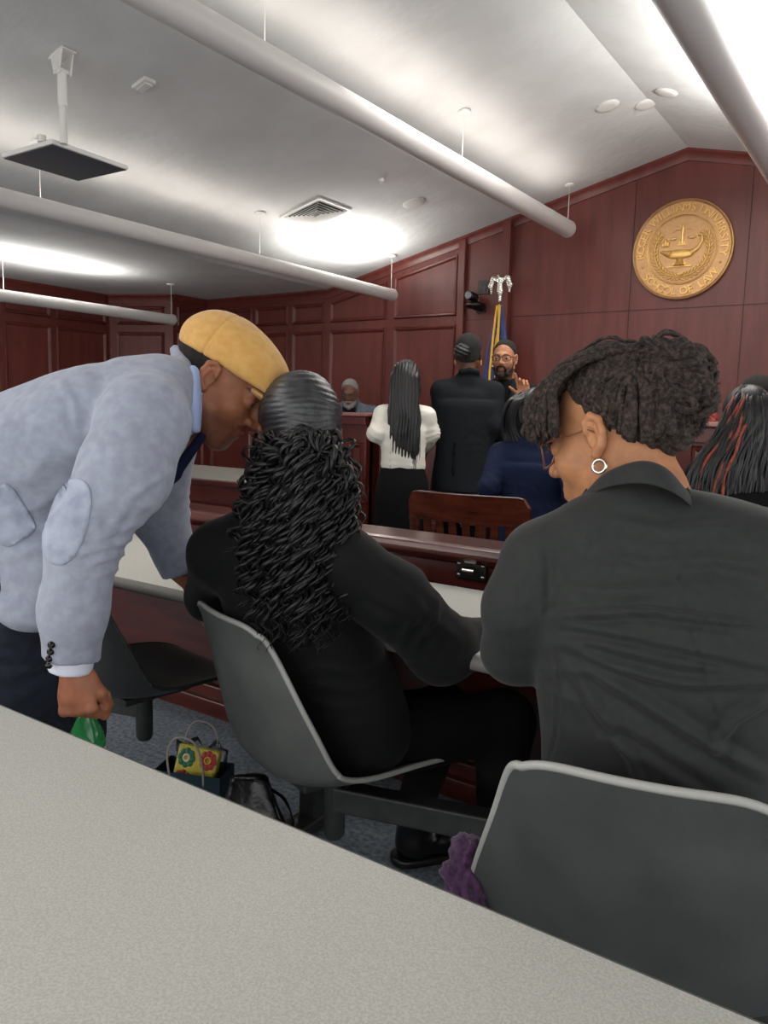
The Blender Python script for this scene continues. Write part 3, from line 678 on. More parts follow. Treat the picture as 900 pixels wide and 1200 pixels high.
cc = (P(470, 590, 3.36)+P(611, 596, 3.26))/2
wood_chair((cc[0], cc[1]+.27, 0), math.radians(8), 'dark wooden slat-back chair just beyond the rail')
cc = P(232, 565, 4.35)
wood_chair((cc[0]-.02, cc[1]-.1, 0), math.radians(-25), 'reddish wooden chair at the grey-topped counsel table behind the leaning man')
# the bar: rail with slats
bar = thing('courtroom_rail', (-1.5, 2.2, 0), 'mahogany rail with rounded cap and slats beyond the white-topped desk', 'railing')
x0, x1 = -4.6, 1.6; yb = 2.2; zc = .85
prof = [(-.12, -.035), (-.125, -.02), (-.115, -.004), (-.09, 0), (.07, 0), (.085, -.01), (.085, -.035), (.05, -.045), (.05, -.055), (-.085, -.055), (-.1, -.045)]
MB().prism([(x0, yb+y, zc+z) for y, z in prof], (x1-x0, 0, 0)).build('cap', M['wood_dark'], bar, bevel=.004)
MB().box(((x0+x1)/2, yb-.02, zc-.105), (x1-x0, .045, .075)).build('top_rail', M['wood_red'], bar, bevel=.004)
mb = MB(); mb.box(((x0+x1)/2, yb, .33), (x1-x0, .05, .06)); mb.build('middle_rail', M['wood_dark'], bar, bevel=.004)
for x in np.linspace(x0+.1, x1-.1, 6): MB().box((x, yb, .4), (.07, .06, .8)).build('post', M['wood_dark'], bar, bevel=.004)
mb = MB(); mb.box(((x0+x1)/2, yb, .06), (x1-x0, .07, .12)); mb.box(((x0+x1)/2, yb-.04, .035), (x1-x0, .04, .07)); mb.box(((x0+x1)/2, yb-.0, .15), (x1-x0, .09, .03)); mb.build('bottom_rail', M['wood_dark'], bar, bevel=.006)
n = 78
for i in range(n): 
    x = x0+.04+(x1-x0-.08)*i/(n-1); MB().box((x, yb, (zc-.1+.32)/2), (.03, .02, zc-.1-.32)).build('slat', M['wood_dark'], bar, bevel=.002)
lp = Py(553, 668, yb-.05)
mb = MB(); mb.box(lp, (.105, .02, .062)); mb.build('latch', M['black'], bar, bevel=.003, label='black gate latch')
mb = MB(); 
for sx in (-1, 1): mb.ball(lp+[sx*.042, -.011, .018], (.006, .003, .006), 8); mb.ball(lp+[sx*.042, -.011, -.018], (.006, .003, .006), 8)
mb.cyl(lp+[-.02, -.018, 0], lp+[.02, -.018, 0], .012); mb.build('latch_screw', M['silver'], bar, smooth=True)

# white-topped desk in front of the rail and the desk of the camera's own row
def arc_desk(name, yfar, ynear, xa, xb, z, label, edge, legs, curve=.0):
    t = thing(name, ((xa+xb)/2, (yfar+ynear)/2, 0), label, 'desk'); n = 40; xs = np.linspace(xa, xb, n)
    def yy(y, x): return y+curve*(x-(xa+xb)/2)**2
    pf = [(x, yy(yfar, x)) for x in xs]+[(x, yy(ynear, x)) for x in xs[::-1]]
    MB().prism([(x, y, z-.004) for x, y in pf], (0, 0, .004)).build('desktop', M['laminate'], t)
    rim = MB().prism([(x, y, z-.036) for x, y in pf], (0, 0, .0315)); 
    rim.build('desk_edge', M[edge], t)
    e = MB(); e.tube([(x, yy(ynear, x), z-.018) for x in xs], .018, 10); e.tube([(x, yy(yfar, x), z-.018) for x in xs], .016, 10); e.build('edge_band', M[edge], t, smooth=True)
    for x in legs:
        mb = MB(); mb.box((x, (yfar+ynear)/2, .375), (.06, .06, .69)); mb.box((x, (yfar+ynear)/2, .02), (.08, abs(yfar-ynear)*.8, .04)); mb.box((x, (yfar+ynear)/2, z-.05), (.06, abs(yfar-ynear)*.85, .03)); mb.build('leg', M['steel_dark'], t, bevel=.006)
    return t
d2 = arc_desk('long_desk', 2.02, 1.46, -3.6, 1.4, .74, 'long white-topped desk the bent man leans on', 'laminate_edge', (-3.2, -1.42, -.1, 1.1))
MB().box((-1.1, 1.96, .49), (4.8, .02, .42)).build('modesty_panel', M['wood_dark'], d2)
arc_desk('long_desk', .69, -.3, -2.6, 1.3, .74, 'speckled grey desk across the bottom foreground', 'laminate_edge', (-2.4, .9))
# ================================================================ PEOPLE: heads, hands, figures
M['skin'] = mat('skin', '8a5a40', .5, vcol='tint', scale=40, bump=.03, bscale=300, spec=.4)
M['eye'] = mat('eye', 'ffffff', .12, vcol='tint', scale=1)
def frame(fwd, up):
    f = unit(fwd); r = unit(np.cross(f, up)); u = np.cross(r, f); return np.stack([r, f, u], 1)   # columns: right, forward, up
def lc(h): return np.array(lin(h)[:3])
def head_mesh(c, Rm, s=1.0, skin='8a5a40', lip='7a4238', res=.0032, female=False, wide=1.0, brow='1c1512', stubble=None, cap=None):
    F = Field(); jw = .046 if female else .052
    F.ell((0, -.018, .043), (.0735*wide, .094, .083)); F.ell((0, .022, -.028), (.060*wide, .068, .082), k=.03)
    F.ell((0, .060, -.098), (.024, .022, .019), k=.03)
    for x in (-1, 1):
        F.rc((x*jw, -.002, -.052), (x*.016, .058, -.100), .019, .017, .025)
        F.ell((x*.036, .056, -.027), (.024, .022, .02), k=.025)
    F.rc((-.028, .079, .022), (.028, .079, .022), .013, .013, .02)
    F.ell((0, .070, -.066), (.026, .020, .018), k=.02)
    F.rc((0, .087, .012), (0, .108, -.030), .0065, .0105, .014)
    for x in (-1, 1):
        F.ell((x*.0125, .097, -.034), (.0085, .010, .0075), k=.008)
        F.ell((x*.031, .096, .002), (.0165, .016, .0125), k=.014, mode='s')
        F.ell((x*.031, .0765, .001), (.0148, .0135, .0135), k=.003)
    for x in (-1, 1):
        F.ell((x*.031, .0925, .0005), (.0125, .010, .0042), k=.003, mode='s')
        F.ell((x*.006, .108, -.0405), (.0035, .006, .003), k=.002, mode='s')
    F.rc((-.019, .083, -.0655), (-.003, .092, -.0615), .0035, .0055, .006); F.rc((.019, .083, -.0655), (.003, .092, -.0615), .0035, .0055, .006)
    F.rc((-.014, .086, -.0735), (.014, .086, -.0735), .0055, .0055, .006); F.rc((-.02, .092, -.0680), (.02, .092, -.0680), .0012, .0012, .002, 's')
    for x in (-1, 1):                                 # ears
        e = lambda y, z, dx=0: np.array([x*(.0735*wide+.10*(.004-y)+(dx-.006)*.35), y, z])
        F.ell(e(-.009, .002, .0), (.0050, .0165, .026), k=.006)
        F.chain([e(.004, .008, .014), e(.003, .022, .016), e(-.008, .030, .018), e(-.020, .022, .019), e(-.023, .004, .018), e(-.015, -.016, .016), e(-.004, -.026, .010)], [.0048, .0052, .0055, .0055, .0052, .0056, .0075], .004)
        F.chain([e(-.005, .018, .016), e(-.013, .012, .018), e(-.014, -.002, .017)], [.003, .003, .003], .004)
        F.ell(e(-.003, -.001, .030), (.0075, .0080, .012), k=.004, mode='s')
    F.chain([(0, -.028, -.04), (0, -.04, -.10), (0, -.05, -.165)], [.052 if female else .057, .048 if female else .055, .055 if female else .064], .03)
    V, Q = F.mesh(res)
    col = np.tile(lc(skin), (len(V), 1)); x, y, z = V.T
    def blend(m, h, k=1.0):
        nonlocal col
        m = np.clip(m, 0, 1)[:, None]*k; col = col*(1-m)+lc(h)*m
    blend(1.4*(1-((x/.022)**2+((z+.0685)/.011)**2))*(y > .078), lip, .8)
    for sx in (-1, 1): 
        bx_ = (x-sx*.031); blend(3*(1-((bx_/.021)**2+((z-.0245+.12*np.abs(bx_))/.0042)**2))*(y > .06), brow, .85)
    if stubble:
        blend(3*(-z-.045-.35*np.maximum(0, .04-y))*20*(y > -.01)*(1-1.2*np.clip(1-((x/.028)**2+((z+.068)/.013)**2), 0, 1)), stubble, .75)
        blend(4*(1-((x/.03)**2+((z+.052)/.0055)**2))*(y > .06), stubble, .75)
    W_ = (V*s)@Rm.T+np.asarray(c); return W_, Q, col
def eyes(c, Rm, s, parent, iris='2a1710', closed=False):
    for x in (-1, 1):
        mb = MB(); o = np.array([x*.031, .0765, .0008]); mb.ball((0, 0, 0), .0118, 20)
        V = np.concatenate(mb.v); g = V[:, 1]/.0118; me_col = np.where((g > .93)[:, None], lc('050505'), np.where((g > .80)[:, None], lc(iris), lc('d9d2cc')))
        mb.v = [((V+o)*s)@Rm.T+np.asarray(c)]; ob = mb.build('eye', M['eye'], parent, smooth=True, angle=180)
        ca = ob.data.color_attributes.new('tint', 'FLOAT_COLOR', 'POINT'); ca.data.foreach_set('color', np.concatenate([me_col, np.ones((len(V), 1))], 1).astype(np.float32).ravel())
def hand_mesh(wrist, fdir, back, side, curl=(.3, .4, .3), thumb=(.5, .3), skin='8a5a40', s=1.0, res=.0026, curls=None, spread=.06):
    """palm, four bent fingers and a thumb. side=+1 puts the thumb on the +x side of (fdir x back)"""
    F = Field(); y0 = .088
    F.loft([((0, -.035, 0), .026, .019, (1, 0, 0)), ((0, .01, 0), .027, .018, (1, 0, 0)), ((0, .05, 0), .039, .0165, (1, 0, 0)), ((0, y0-.006, 0), .040, .0125, (1, 0, 0))], .012)
    F.ell((side*.026, .035, -.010), (.017, .03, .013), k=.012)
    L = (.043, .026, .021)
    for i, (x, l) in enumerate(((.030, .95), (.010, 1.05), (-.010, .98), (-.029, .78))):
        cu = curl if curls is None else curls[i]; a = 0; p = np.array([side*x, y0-.006, 0.]); pts = [p]; sp = side*(x)*spread*20*.05
        for j in range(3):
            a += cu[j]; p = p+L[j]*l*np.array([math.sin(sp), math.cos(a), -math.sin(a)]); pts.append(p)
        r = .0092 if i < 3 else .008; F.chain(pts, [r+.0006, r, r*.93, r*.82], .0035)
        F.ell(pts[0]+[0, .001, .003], (.009, .009, .009), k=.008)
    t0 = np.array([side*.024, .022, -.006]); a, b = thumb
    t1 = t0+.040*np.array([side*math.sin(a), math.cos(a), -.30]); t2 = t1+.032*unit([side*math.sin(a-b), math.cos(a-b), -.45]); t3 = t2+.024*unit([side*math.sin(a-1.7*b), math.cos(a-1.7*b), -.5])
    F.chain([t0, t1, t2, t3], [.015, .0112, .0098, .0082], .006)
    V, Q = F.mesh(res); f = unit(fdir); bk = unit(np.asarray(back)-f*(np.asarray(back)@f)); xx = np.cross(f, bk); Rm = np.stack([xx, f, bk], 1)
    return (V*s)@Rm.T+np.asarray(wrist), Q, np.tile(lc(skin), (len(V), 1))
def body_mesh(name, pieces, parent, field=None, skin='8a5a40', res=.012):
    if field is not None:
        V, Q = field.mesh(res); pieces = pieces+[(V, Q, np.tile(lc(skin), (len(V), 1)))]
    V, Q = join(*[(v, q) for v, q, c in pieces]); colr = np.concatenate([c for v, q, c in pieces])
    return qmesh(name, (V, Q), M['skin'], parent, colour=lambda _: colr)
def patch(name, VQ, cx_, cy_, a, b, ang, off, m, parent, label=None, pw=2.0, near=1.9):
    """a sewn-on piece that follows the cloth: outline given by centre, half sizes and slant as seen in the picture"""
    V, Q = VQ; N = normals(V, Q); c, s_ = math.cos(ang), math.sin(ang); q = pic(V)-[cx_, cy_]; u_ = (q[:, 0]*c+q[:, 1]*s_)/a; v_ = (-q[:, 0]*s_+q[:, 1]*c)/b
    rr = (np.abs(u_)**pw+np.abs(v_)**pw)**(1/pw); k = (rr < 1.12) & ((N*(V-CAMO)).sum(1) < 0) & (np.linalg.norm(V-CAMO, axis=1) < near); q4 = Q[k[Q].all(1)]
    if len(q4) == 0: return None
    used = np.unique(q4); mp = np.full(len(V), -1); mp[used] = np.arange(len(used)); q2 = mp[q4]; n = len(used)
    e = np.concatenate([q2[:, [0, 1]], q2[:, [1, 2]], q2[:, [2, 3]], q2[:, [3, 0]]]); key = {(x, y) for x, y in e.tolist()}; bd = [(x, y) for x, y in key if (y, x) not in key]
    sh = np.zeros((len(V), 2)); on = used[sorted({x for x, y in bd})]; t_ = 1/rr[on]-1
    sh[on, 0] = (u_[on]*a*c-v_[on]*b*s_)*t_; sh[on, 1] = (u_[on]*a*s_+v_[on]*b*c)*t_
    dep = (V-CAMO)@np.array([cX[2], cY[2], cZ[2]]); rt = np.array([cX[0], cY[0], cZ[0]]); dn = np.array([cX[1], cY[1], cZ[1]])
    V2 = V+(sh[:, :1]*rt+sh[:, 1:]*dn)*dep[:, None]/FPX; W_ = np.concatenate([V2[used]+N[used]*off, V2[used]-N[used]*.001])
    q2 = np.concatenate([q2, q2[:, ::-1]+n, np.array([(y, x, x+n, y+n) for x, y in bd], int).reshape(-1, 4)])
    return qmesh(name, (W_, q2), m, parent, label=label)
def pic(V):
    rel = V-CAMO; cd = rel@np.array([cX[2], cY[2], cZ[2]])
    return np.stack([450+FPX*(rel@np.array([cX[0], cY[0], cZ[0]]))/cd, 600+FPX*(rel@np.array([cX[1], cY[1], cZ[1]]))/cd], 1)
def displaced(VQ, disp): V, Q = VQ; return V+normals(V, Q)*disp(V, normals(V, Q))[:, None], Q
def glasses(c, Rm, s, parent, m, w=.024, h=.018, name='glasses', thin=.0012, round_=2.0):
    def L(p): return (np.array(p)*s)@Rm.T+np.asarray(c)
    mb = MB()
    for x in (-1, 1):
        th = np.linspace(0, 2*math.pi, 33); cx_ = np.sign(np.cos(th))*np.abs(np.cos(th))**(2/round_); sy = np.sign(np.sin(th))*np.abs(np.sin(th))**(2/round_)
        mb.tube([L((x*.033+w*a, .108-.25*abs(w*a*x+.0)-(0.012 if a*x > 0 else 0)*abs(a), .002+h*b)) for a, b in zip(cx_, sy)], thin*s, 6, cap=False)
        mb.tube([L((x*.056, .096, .008)), L((x*.072, .07, .01)), L((x*.078, 0, .012)), L((x*.077, -.018, .0))], thin*s*.9, 6)
    mb.tube([L((-.010, .107, .006)), L((0, .111, .009)), L((.010, .107, .006))], thin*s, 6)
    return mb.build(name, m, parent, smooth=True, angle=180)
M['frame_dark'] = mat('dark_glasses_frame', '17130f', .3)
# ---- cloth materials
M['blazer_black'] = mat('black_wool', '0f1011', .8, col2='131415', scale=60, bump=.1, bscale=400, spec=.25, sheen=.05, bdist=.002)
M['blazer_grey'] = mat('charcoal_knit_wool', '252827', .72, col2='2a2d2c', scale=80, bump=.12, bscale=500, spec=.3, sheen=.1, bdist=.002)
M['black_cloth'] = mat('black_cloth', '0b0b0d', .85, spec=.2)
M['chambray'] = mat('chambray', '9095a6', .85, col2='9ea4b4', scale=45, detail=9, bump=.15, bscale=500, sheen=.2, spec=.2, bdist=.002, stretch=(1, 1, 1))
M['chambray_patch'] = mat('chambray_patch', '9299ac', .85, col2='a9b0c2', scale=30, bump=.1, bscale=500, spec=.2, bdist=.002)
M['shirt_blue'] = mat('pale_blue_cotton', 'a9bce6', .7, spec=.3)
M['shirt_white'] = mat('white_cotton', 'd9dcec', .7, spec=.3)
M['denim'] = mat('dark_denim', '151b28', .85, col2='1d2535', scale=60, bump=.2, bscale=300, bdist=.002)
M['cap_tan'] = mat('tan_twill', 'c8974f', .8, col2='d3a45c', scale=50, bump=.2, bscale=300, bdist=.002, sheen=.2)
M['blouse'] = mat('ivory_satin', 'ded9cd', .5, col2='e8e4da', scale=10, spec=.4)
M['suit_navy'] = mat('navy_wool', '111a33', .85, col2='151f3c', scale=50, spec=.2)
M['suit_char'] = mat('charcoal_suit', '14171b', .85, col2='191c21', scale=50, spec=.2)
M['suit_grey'] = mat('grey_tweed', '4e5560', .85, col2='5c646f', scale=80)
M['hair_black'] = mat('black_hair', '0e0d0e', .45, col2='181718', scale=40, stretch=(1, 1, .2), bump=.3, bscale=150, spec=.55, bdist=.003)
M['hair_slick'] = mat('slick_black_hair', '1b1c1e', .36, col2='3b3d40', scale=22, detail=8, stretch=(.5, 3, 2), bump=.5, bscale=60, spec=.6, bdist=.003)
M['hair_brown'] = mat('dark_brown_locs', '1c1512', .8, col2='4d3d35', scale=170, detail=10, bump=1.0, bscale=260, bdist=.004, lo=.42, hi=.68)
M['hair_buzz'] = mat('cropped_hair', '0c0a09', .9, col2='1c1815', scale=140, bump=.5, bscale=300, bdist=.002)
M['hair_grey'] = mat('grey_hair', '5f5c5a', .85, col2='8f8b88', scale=140, bump=.5, bscale=300, bdist=.002)
M['loc_red'] = mat('copper_locs', '843222', .6, col2='a94d3a', scale=50, bump=.5, bscale=200)
M['button'] = mat('black_button', '0a0a0a', .2)

def curve_pts(ctrl, n):                           # Catmull-Rom through control points
    c = np.asarray(ctrl, float); c = np.vstack([2*c[0]-c[1], c, 2*c[-1]-c[-2]]); m = len(c)-3; out = []
    for u in np.linspace(0, m-1e-6, n):
        i = int(u); t = u-i; a, b, d, e = c[i:i+4]
        out.append(.5*((2*b)+(-a+d)*t+(2*a-5*b+4*d-e)*t*t+(-a+3*b-3*d+e)*t**3))
    return np.array(out)

# ================================================================ GENERIC FIGURE for the people beyond the rail
def figure(name, x, y, yaw, H, label, skin, top, bottom, seat=None, lean=0.0, female=False, head_yaw=0.0, head_pitch=0.0, hem=.47, arms=None, skirt=False, hair=None, lip='7a4238',
           iris='2a1710', stubble=None, wide=1.0, width=1.0, collar=True, hands=None, topname='jacket', res=.009, brow='17110e', neckm=None, base_z=0, shoes=True, drop=0.0):
    f = np.array([math.sin(yaw), math.cos(yaw), 0]); r = np.array([f[1], -f[0], 0]); u = np.array([0, 0, 1.]); k = H/1.75
    pz = .93*k if seat is None else seat+.10; o = np.array([x, y, base_z])
    t = thing(name, (x, y, base_z), label, 'person')
    def B(a, b, c): return o+r*a*k*width+f*b*k+u*c                     # right, forward, height
    tl = lambda h: f*math.sin(lean)*h*k+u*math.cos(lean)*h*k           # up along the spine
    pel = B(0, 0, pz); waist = pel+tl(.17); chest = pel+tl(.36); nb = pel+tl(.545); sh = pel+tl(.452); hw = (.150 if female else .170)*k*width
    shL = sh-r*hw; shR = sh+r*hw
    hf = np.array([math.sin(yaw+head_yaw), math.cos(yaw+head_yaw), 0])*math.cos(head_pitch)-u*math.sin(head_pitch)
    hc = nb+u*(.125-drop)*k+f*(.03+drop)*k+hf*.02; Rm = frame(hf, u+.5*np.array([hf[0], hf[1], 0])*0); s = k**.3
    hd = head_mesh(hc, Rm, s, skin, lip, res=.0042, female=female, stubble=stubble, wide=wide, brow=brow)
    A = arms or {}
    elL = A.get('elL', shL-r*.05*k-f*.03-u*.28*k); elR = A.get('elR', shR+r*.05*k-f*.03-u*.28*k)
    wrL = A.get('wrL', elL+f*.06-u*.25*k); wrR = A.get('wrR', elR+f*.06-u*.25*k)
    bd = Field().loft([(pel-u*.05, .14*k, .09*k, r), (waist, .11*k, .08*k, r), (chest, .13*k, .09*k, r)], .04)
    for a_, b_, c_ in ((shL, elL, wrL), (shR, elR, wrR)): bd.chain([a_, b_, c_], [.04, .034, .026], .02)
    bd.rc(nb-u*.06, nb+u*.06, .05, .048)
    hipL, hipR = pel-r*.09*k-u*.04, pel+r*.09*k-u*.04
    if seat is None: knL, knR = hipL+u*(-.42*k)+f*.02, hipR+u*(-.42*k)+f*.02; anL, anR = B(-.1, 0, .08), B(.1, 0, .08)
    else: knL, knR = hipL+f*.42*k-r*.03, hipR+f*.42*k+r*.03; knL[2] = knR[2] = seat+.06; anL, anR = knL-u*(seat-.02)-f*.04, knR-u*(seat-.02)-f*.04
    bd.chain([hipL, knL, anL], [.06, .045, .035], .02).chain([hipR, knR, anR], [.06, .045, .035], .02)
    pieces = [hd]
    for i, (w_, e_, sd) in enumerate(((wrL, elL, 1), (wrR, elR, -1))):
        h_ = (hands or {}).get('L' if i == 0 else 'R'); dirn = unit(w_-e_)
        if h_ is None: h_ = dict(fdir=dirn, back=-r if i == 0 else r, curl=(.35, .4, .3), thumb=(.5, .3))
        pieces.append(hand_mesh(w_+unit(h_['fdir'])*.03, side=(1 if i == 0 else -1)*h_.get('flip', 1), skin=skin, res=.0035, s=k**.5, **{q: v for q, v in h_.items() if q in ('fdir', 'back', 'curl', 'thumb', 'curls')}))
    body_mesh('body', pieces, t, bd, skin, .014); eyes(hc, Rm, s, t, iris)
    # top
    F = Field(); hz = pel+u*(hem-.47)*1.0 if not skirt else pel
    low = pel-tl(.15) if hem <= .47 else pel+tl(.1)
    if hem > .5: F.loft([(pel+tl(.12), .155*k*width, .115*k, r), (waist+tl(.04), .15*k*width, .115*k, r), (chest, .165*k*width, .115*k, r), (sh-tl(.05), .14*k*width, .09*k, r)], .04)
    else: F.loft([(low, .19*k*width, .135*k, r), (waist-tl(.02), .165*k*width, .125*k, r), (chest, .185*k*width, .13*k, r), (sh-tl(.05), .155*k*width, .095*k, r)], .04)
    F.chain([shL+tl(.0), nb-u*.035*k, shR+tl(.0)], [.052*k, .052*k, .052*k], .05)
    ra = .058 if hem <= .5 else .058
    F.chain([shL, elL, wrL-unit(wrL-elL)*.02], [.063*k, .052*k, .042*k], .03); F.chain([shR, elR, wrR-unit(wrR-elR)*.02], [.063*k, .052*k, .042*k], .03)
    F.cut(low-tl(.02), -(tl(1))) if hem <= .5 else None
    if collar: F.chain([nb-r*.062*k-u*.01, nb-r*.048*k+f*(-.05)+u*.022, nb-f*.066+u*.028, nb+r*.048*k-f*.05+u*.022, nb+r*.062*k-u*.01], [.016, .017, .018, .017, .016], .012)
    pk = [(elL, (.5, 0, 1), .10, .06, .004), (elR, (-.5, 0, 1), .10, .06, .004), (waist, (0, .5, 1), .16, .08, .004)]
    VQ = displaced(F.mesh(res), folds(.003, 9, pk, seed=int(x*10) % 7)); qmesh(topname, VQ, M[top], t)
    if neckm: 
        G = Field().chain([nb-u*.03, nb+u*.055], [.066, .060]); qmesh('turtleneck', G.mesh(.006), M[neckm], t)
    # bottom
    G = Field()
    if skirt:
        G.loft([(B(0, .02, .38), .17*k, .14*k, r), (B(0, 0, .60), .19*k, .15*k, r), (pel-u*.05, .185*k, .145*k, r), (pel+u*.08, .15*k, .115*k, r), (pel+u*.14, .135*k, .105*k, r)], .04).cut(B(0, 0, .40), (0, 0, -1))
        Lg = Field().chain([B(-.085, 0, .5), B(-.08, .02, .1)], [.06, .036]).chain([B(.085, 0, .5), B(.08, .02, .1)], [.06, .036]); qmesh('tights', Lg.mesh(.01), M['black_cloth'], t)
    else:
        G.chain([hipL, knL, anL+u*.02], [.092*k, .072*k, .060*k], .04).chain([hipR, knR, anR+u*.02], [.098*k, .076*k, .062*k], .04).loft([(pel-u*.06, .165*k*width, .12*k, r), (pel+tl(.13), .14*k, .105*k, r)], .04)
    qmesh('skirt' if skirt else 'trousers', G.mesh(.011), M[bottom], t, disp=folds(.003, 8))
    for a_ in (anL, anR):
        g = np.array([a_[0], a_[1], base_z]); S_ = Field().rc(g+u*.05, g+u*.035+f*.17, .045, .03, .02).rc(g+u*.05, g+u*.12, .042, .042, .02).cut(g, (0, 0, -1)); qmesh('shoe', S_.mesh(.008), M['black_leather'], t)
    return t, hc, Rm, s, dict(nb=nb, f=f, r=r, u=u, chest=chest, pel=pel, shL=shL, shR=shR, top=VQ, waist=waist)
def scalp(name, hc, Rm, s, parent, m, grow=.006, front=.066, slope=1.25, low=-.045, res=.004, wide=1.0, extra=None, disp=None, side=-.006):
    """hair shell over the skull; hairline runs from the forehead back over the ears to the nape"""
    F = Field().ell((0, -.020, .046), (.0735*wide+grow, .094+grow, .083+grow))
    F.ell((0, -.05, -.01), (.060+grow, .055+grow, .06+grow), k=.02)
    if extra: extra(F)
    F.cut((0, front, .06), (0, 1, -.35), .006)
    F.cut((0, .012, side), (0, slope, -1), .008)
    F.cut((0, 0, low-.03), (0, 0, -1), .01)
    V, Q = F.mesh(res); V = (V*s)@Rm.T+np.asarray(hc); return qmesh(name, (V, Q), m, parent, disp=disp)
def HL(hc, Rm, s): return lambda *p: (np.array(p, float)*s)@Rm.T+np.asarray(hc)
# ================================================================ PEOPLE BEYOND THE RAIL
def ground(px, py, d): p = P(px, py, d); return p[0], p[1]
def cyaw(x, y): v = C3(x, 0, y); return math.atan2(v[0], v[1])     # yaw of a direction given as picture right / away
# woman in ivory blouse, back turned, long straight hair
x, y = ground(473, 520, 4.75)
t, hc, Rm, s, J = figure('person', x, y, cyaw(.10, 1), 1.57, 'person with long straight dark hair in ivory blouse and black skirt, back turned', 'b98a6c', 'blouse', 'black_cloth', female=True, hem=.6, skirt=True, topname='blouse', collar=False,
    arms=dict(elL=P(440, 508, 4.7), wrL=P(455, 520, 4.45+.5), elR=P(506, 508, 4.75), wrR=P(500, 525, 5.0)), width=1.0)
F = Field().ell((0, -.02, .05), (.088, .106, .094)).ell((0, -.06, -.04), (.085, .07, .1))
F.loft([((0, -.075, .02), .085, .05, (1, 0, 0)), ((0, -.105, -.14), .098, .045, (1, 0, 0)), ((.01, -.125, -.30), .100, .042, (1, 0, 0)), ((.015, -.125, -.45), .080, .03, (1, 0, 0)), ((.02, -.12, -.52), .045, .016, (1, 0, 0))], .04)
F.cut((0, .035, .02), (0, 1, -.3), .01)
V, Q = F.mesh(.006); V = (V*s)@Rm.T+hc
qmesh('hair', (V, Q), M['hair_black'], t, disp=lambda V, N: .0035*np.sin(((V-hc)@Rm[:, 0])*330+2*pnoise(V, 9))+.002*pnoise(V, 30))
L = HL(hc, Rm, s); mb = MB()
for i in range(60):
    a = RNG.uniform(-1, 1); z0 = RNG.uniform(-.1, .0); z1 = RNG.uniform(-.56, -.40); mb.tube(curve_pts([L(a*.08, -.105, -.05), L(a*.095, -.148+.03*a*a, -.16), L(a*.098+.01, -.168+.035*a*a, -.3), L(a*.08+.018+RNG.uniform(-.015, .015), -.145, z1)], 14), np.linspace(.003, .0012, 14), 4)
mb.build('hair_strands', M['hair_black'], t, smooth=True)
# dark-suited person with low bun
x, y = ground(547, 480, 4.9)
t, hc, Rm, s, J = figure('person', x, y, cyaw(-.05, 1), 1.775, 'person in long charcoal suit jacket with hair in low bun and gold earrings, back turned', '5c3a2a', 'suit_char', 'black_cloth', female=True, width=1.10,
    head_yaw=.3, arms=dict(elL=P(518, 502, 4.9), wrL=P(524, 530, 5.05), elR=P(580, 498, 4.85), wrR=P(582, 512, 5.1)))
scalp('hair', hc, Rm, s, t, M['hair_buzz'], grow=.008, low=-.06, slope=.4)
L = HL(hc, Rm, s); F = Field().ell((0, 0, 0), (.052, .045, .045)); V, Q = F.mesh(.005)
qmesh('bun', (V@Rm.T+L(-.02, -.125, .018), Q), M['hair_black'], t, disp=lambda V, N: .003*np.sin(V[:, 2]*260+V[:, 0]*120))
for sx in (-1, 1):
    mb = MB(); mb.ring(L(sx*.082, -.01, -.045), .014, .0025, ax=Rm[:, 0]); mb.build('earring', M['gold_hi'], t, smooth=True)
patch('jacket_vent', J['top'], 532, 538, 1.8, 20, .05, .004, M['black_cloth'], t, pw=4, near=9)
# bearded man in glasses and turtleneck, speaking
x, y = ground(590, 480, 5.2)
hw_ = P(612, 468, 5.05)
t, hc, Rm, s, J = figure('person', x, y, cyaw(-.35, -1), 1.77, 'bearded person in glasses, black turtleneck and dark suit, raising one pointing hand', 'b07a5a', 'suit_char', 'black_cloth', neckm='black_cloth', stubble='1a120f', lip='96594d',
    head_yaw=-.25*0, width=1.05, arms=dict(elL=P(630, 500, 5.2), wrL=P(617, 472, 4.98)),
    hands=dict(L=dict(fdir=C3(-.25, -1, -.15), back=C3(.25, .1, 1), curls=((.15, .15, .1), (.5, .9, .5), (.8, 1.1, .6), (.9, 1.1, .6)), thumb=(.75, .1))))
scalp('hair', hc, Rm, s, t, M['hair_buzz'], grow=.0025, front=.050, slope=1.2, low=-.05, side=.022)
glasses(hc, Rm, s, t, M['frame_dark'], thin=.0022, w=.026, h=.019, round_=2.8)
L = HL(hc, Rm, s)
F = Field()
for sx in (-1, 1): F.chain([L(sx*.062, .012, -.02), L(sx*.056, .028, -.06), L(sx*.036, .062, -.098), L(0, .082, -.112)], [.007, .009, .010, .012], .01)
F.chain([L(-.03, .086, -.068), L(-.02, .098, -.052), L(0, .103, -.050), L(.02, .098, -.052), L(.03, .086, -.068), L(.028, .078, -.09)], [.004]*6, .004).rc(L(-.03, .086, -.068), L(-.028, .078, -.09), .005, .006)
qmesh('beard', F.mesh(.003), M['hair_buzz'], t)
F = Field()                                       # lapels
for sx in (-1, 1): F.chain([J['nb']+J['r']*sx*.06+J['f']*.03-J['u']*.01, J['nb']+J['r']*sx*.075+J['f']*.10-J['u']*.12, J['nb']+J['r']*sx*.03+J['f']*.14-J['u']*.30], [.016, .022, .010], .01)
qmesh('lapel', F.mesh(.005), M['suit_char'], t)
qmesh('sweater', Field().loft([(J['chest']-J['u']*.05+J['f']*.09, .05, .035, J['r']), (J['nb']+J['f']*.045-J['u']*.03, .06, .04, J['r'])]).mesh(.007), M['black_cloth'], t)
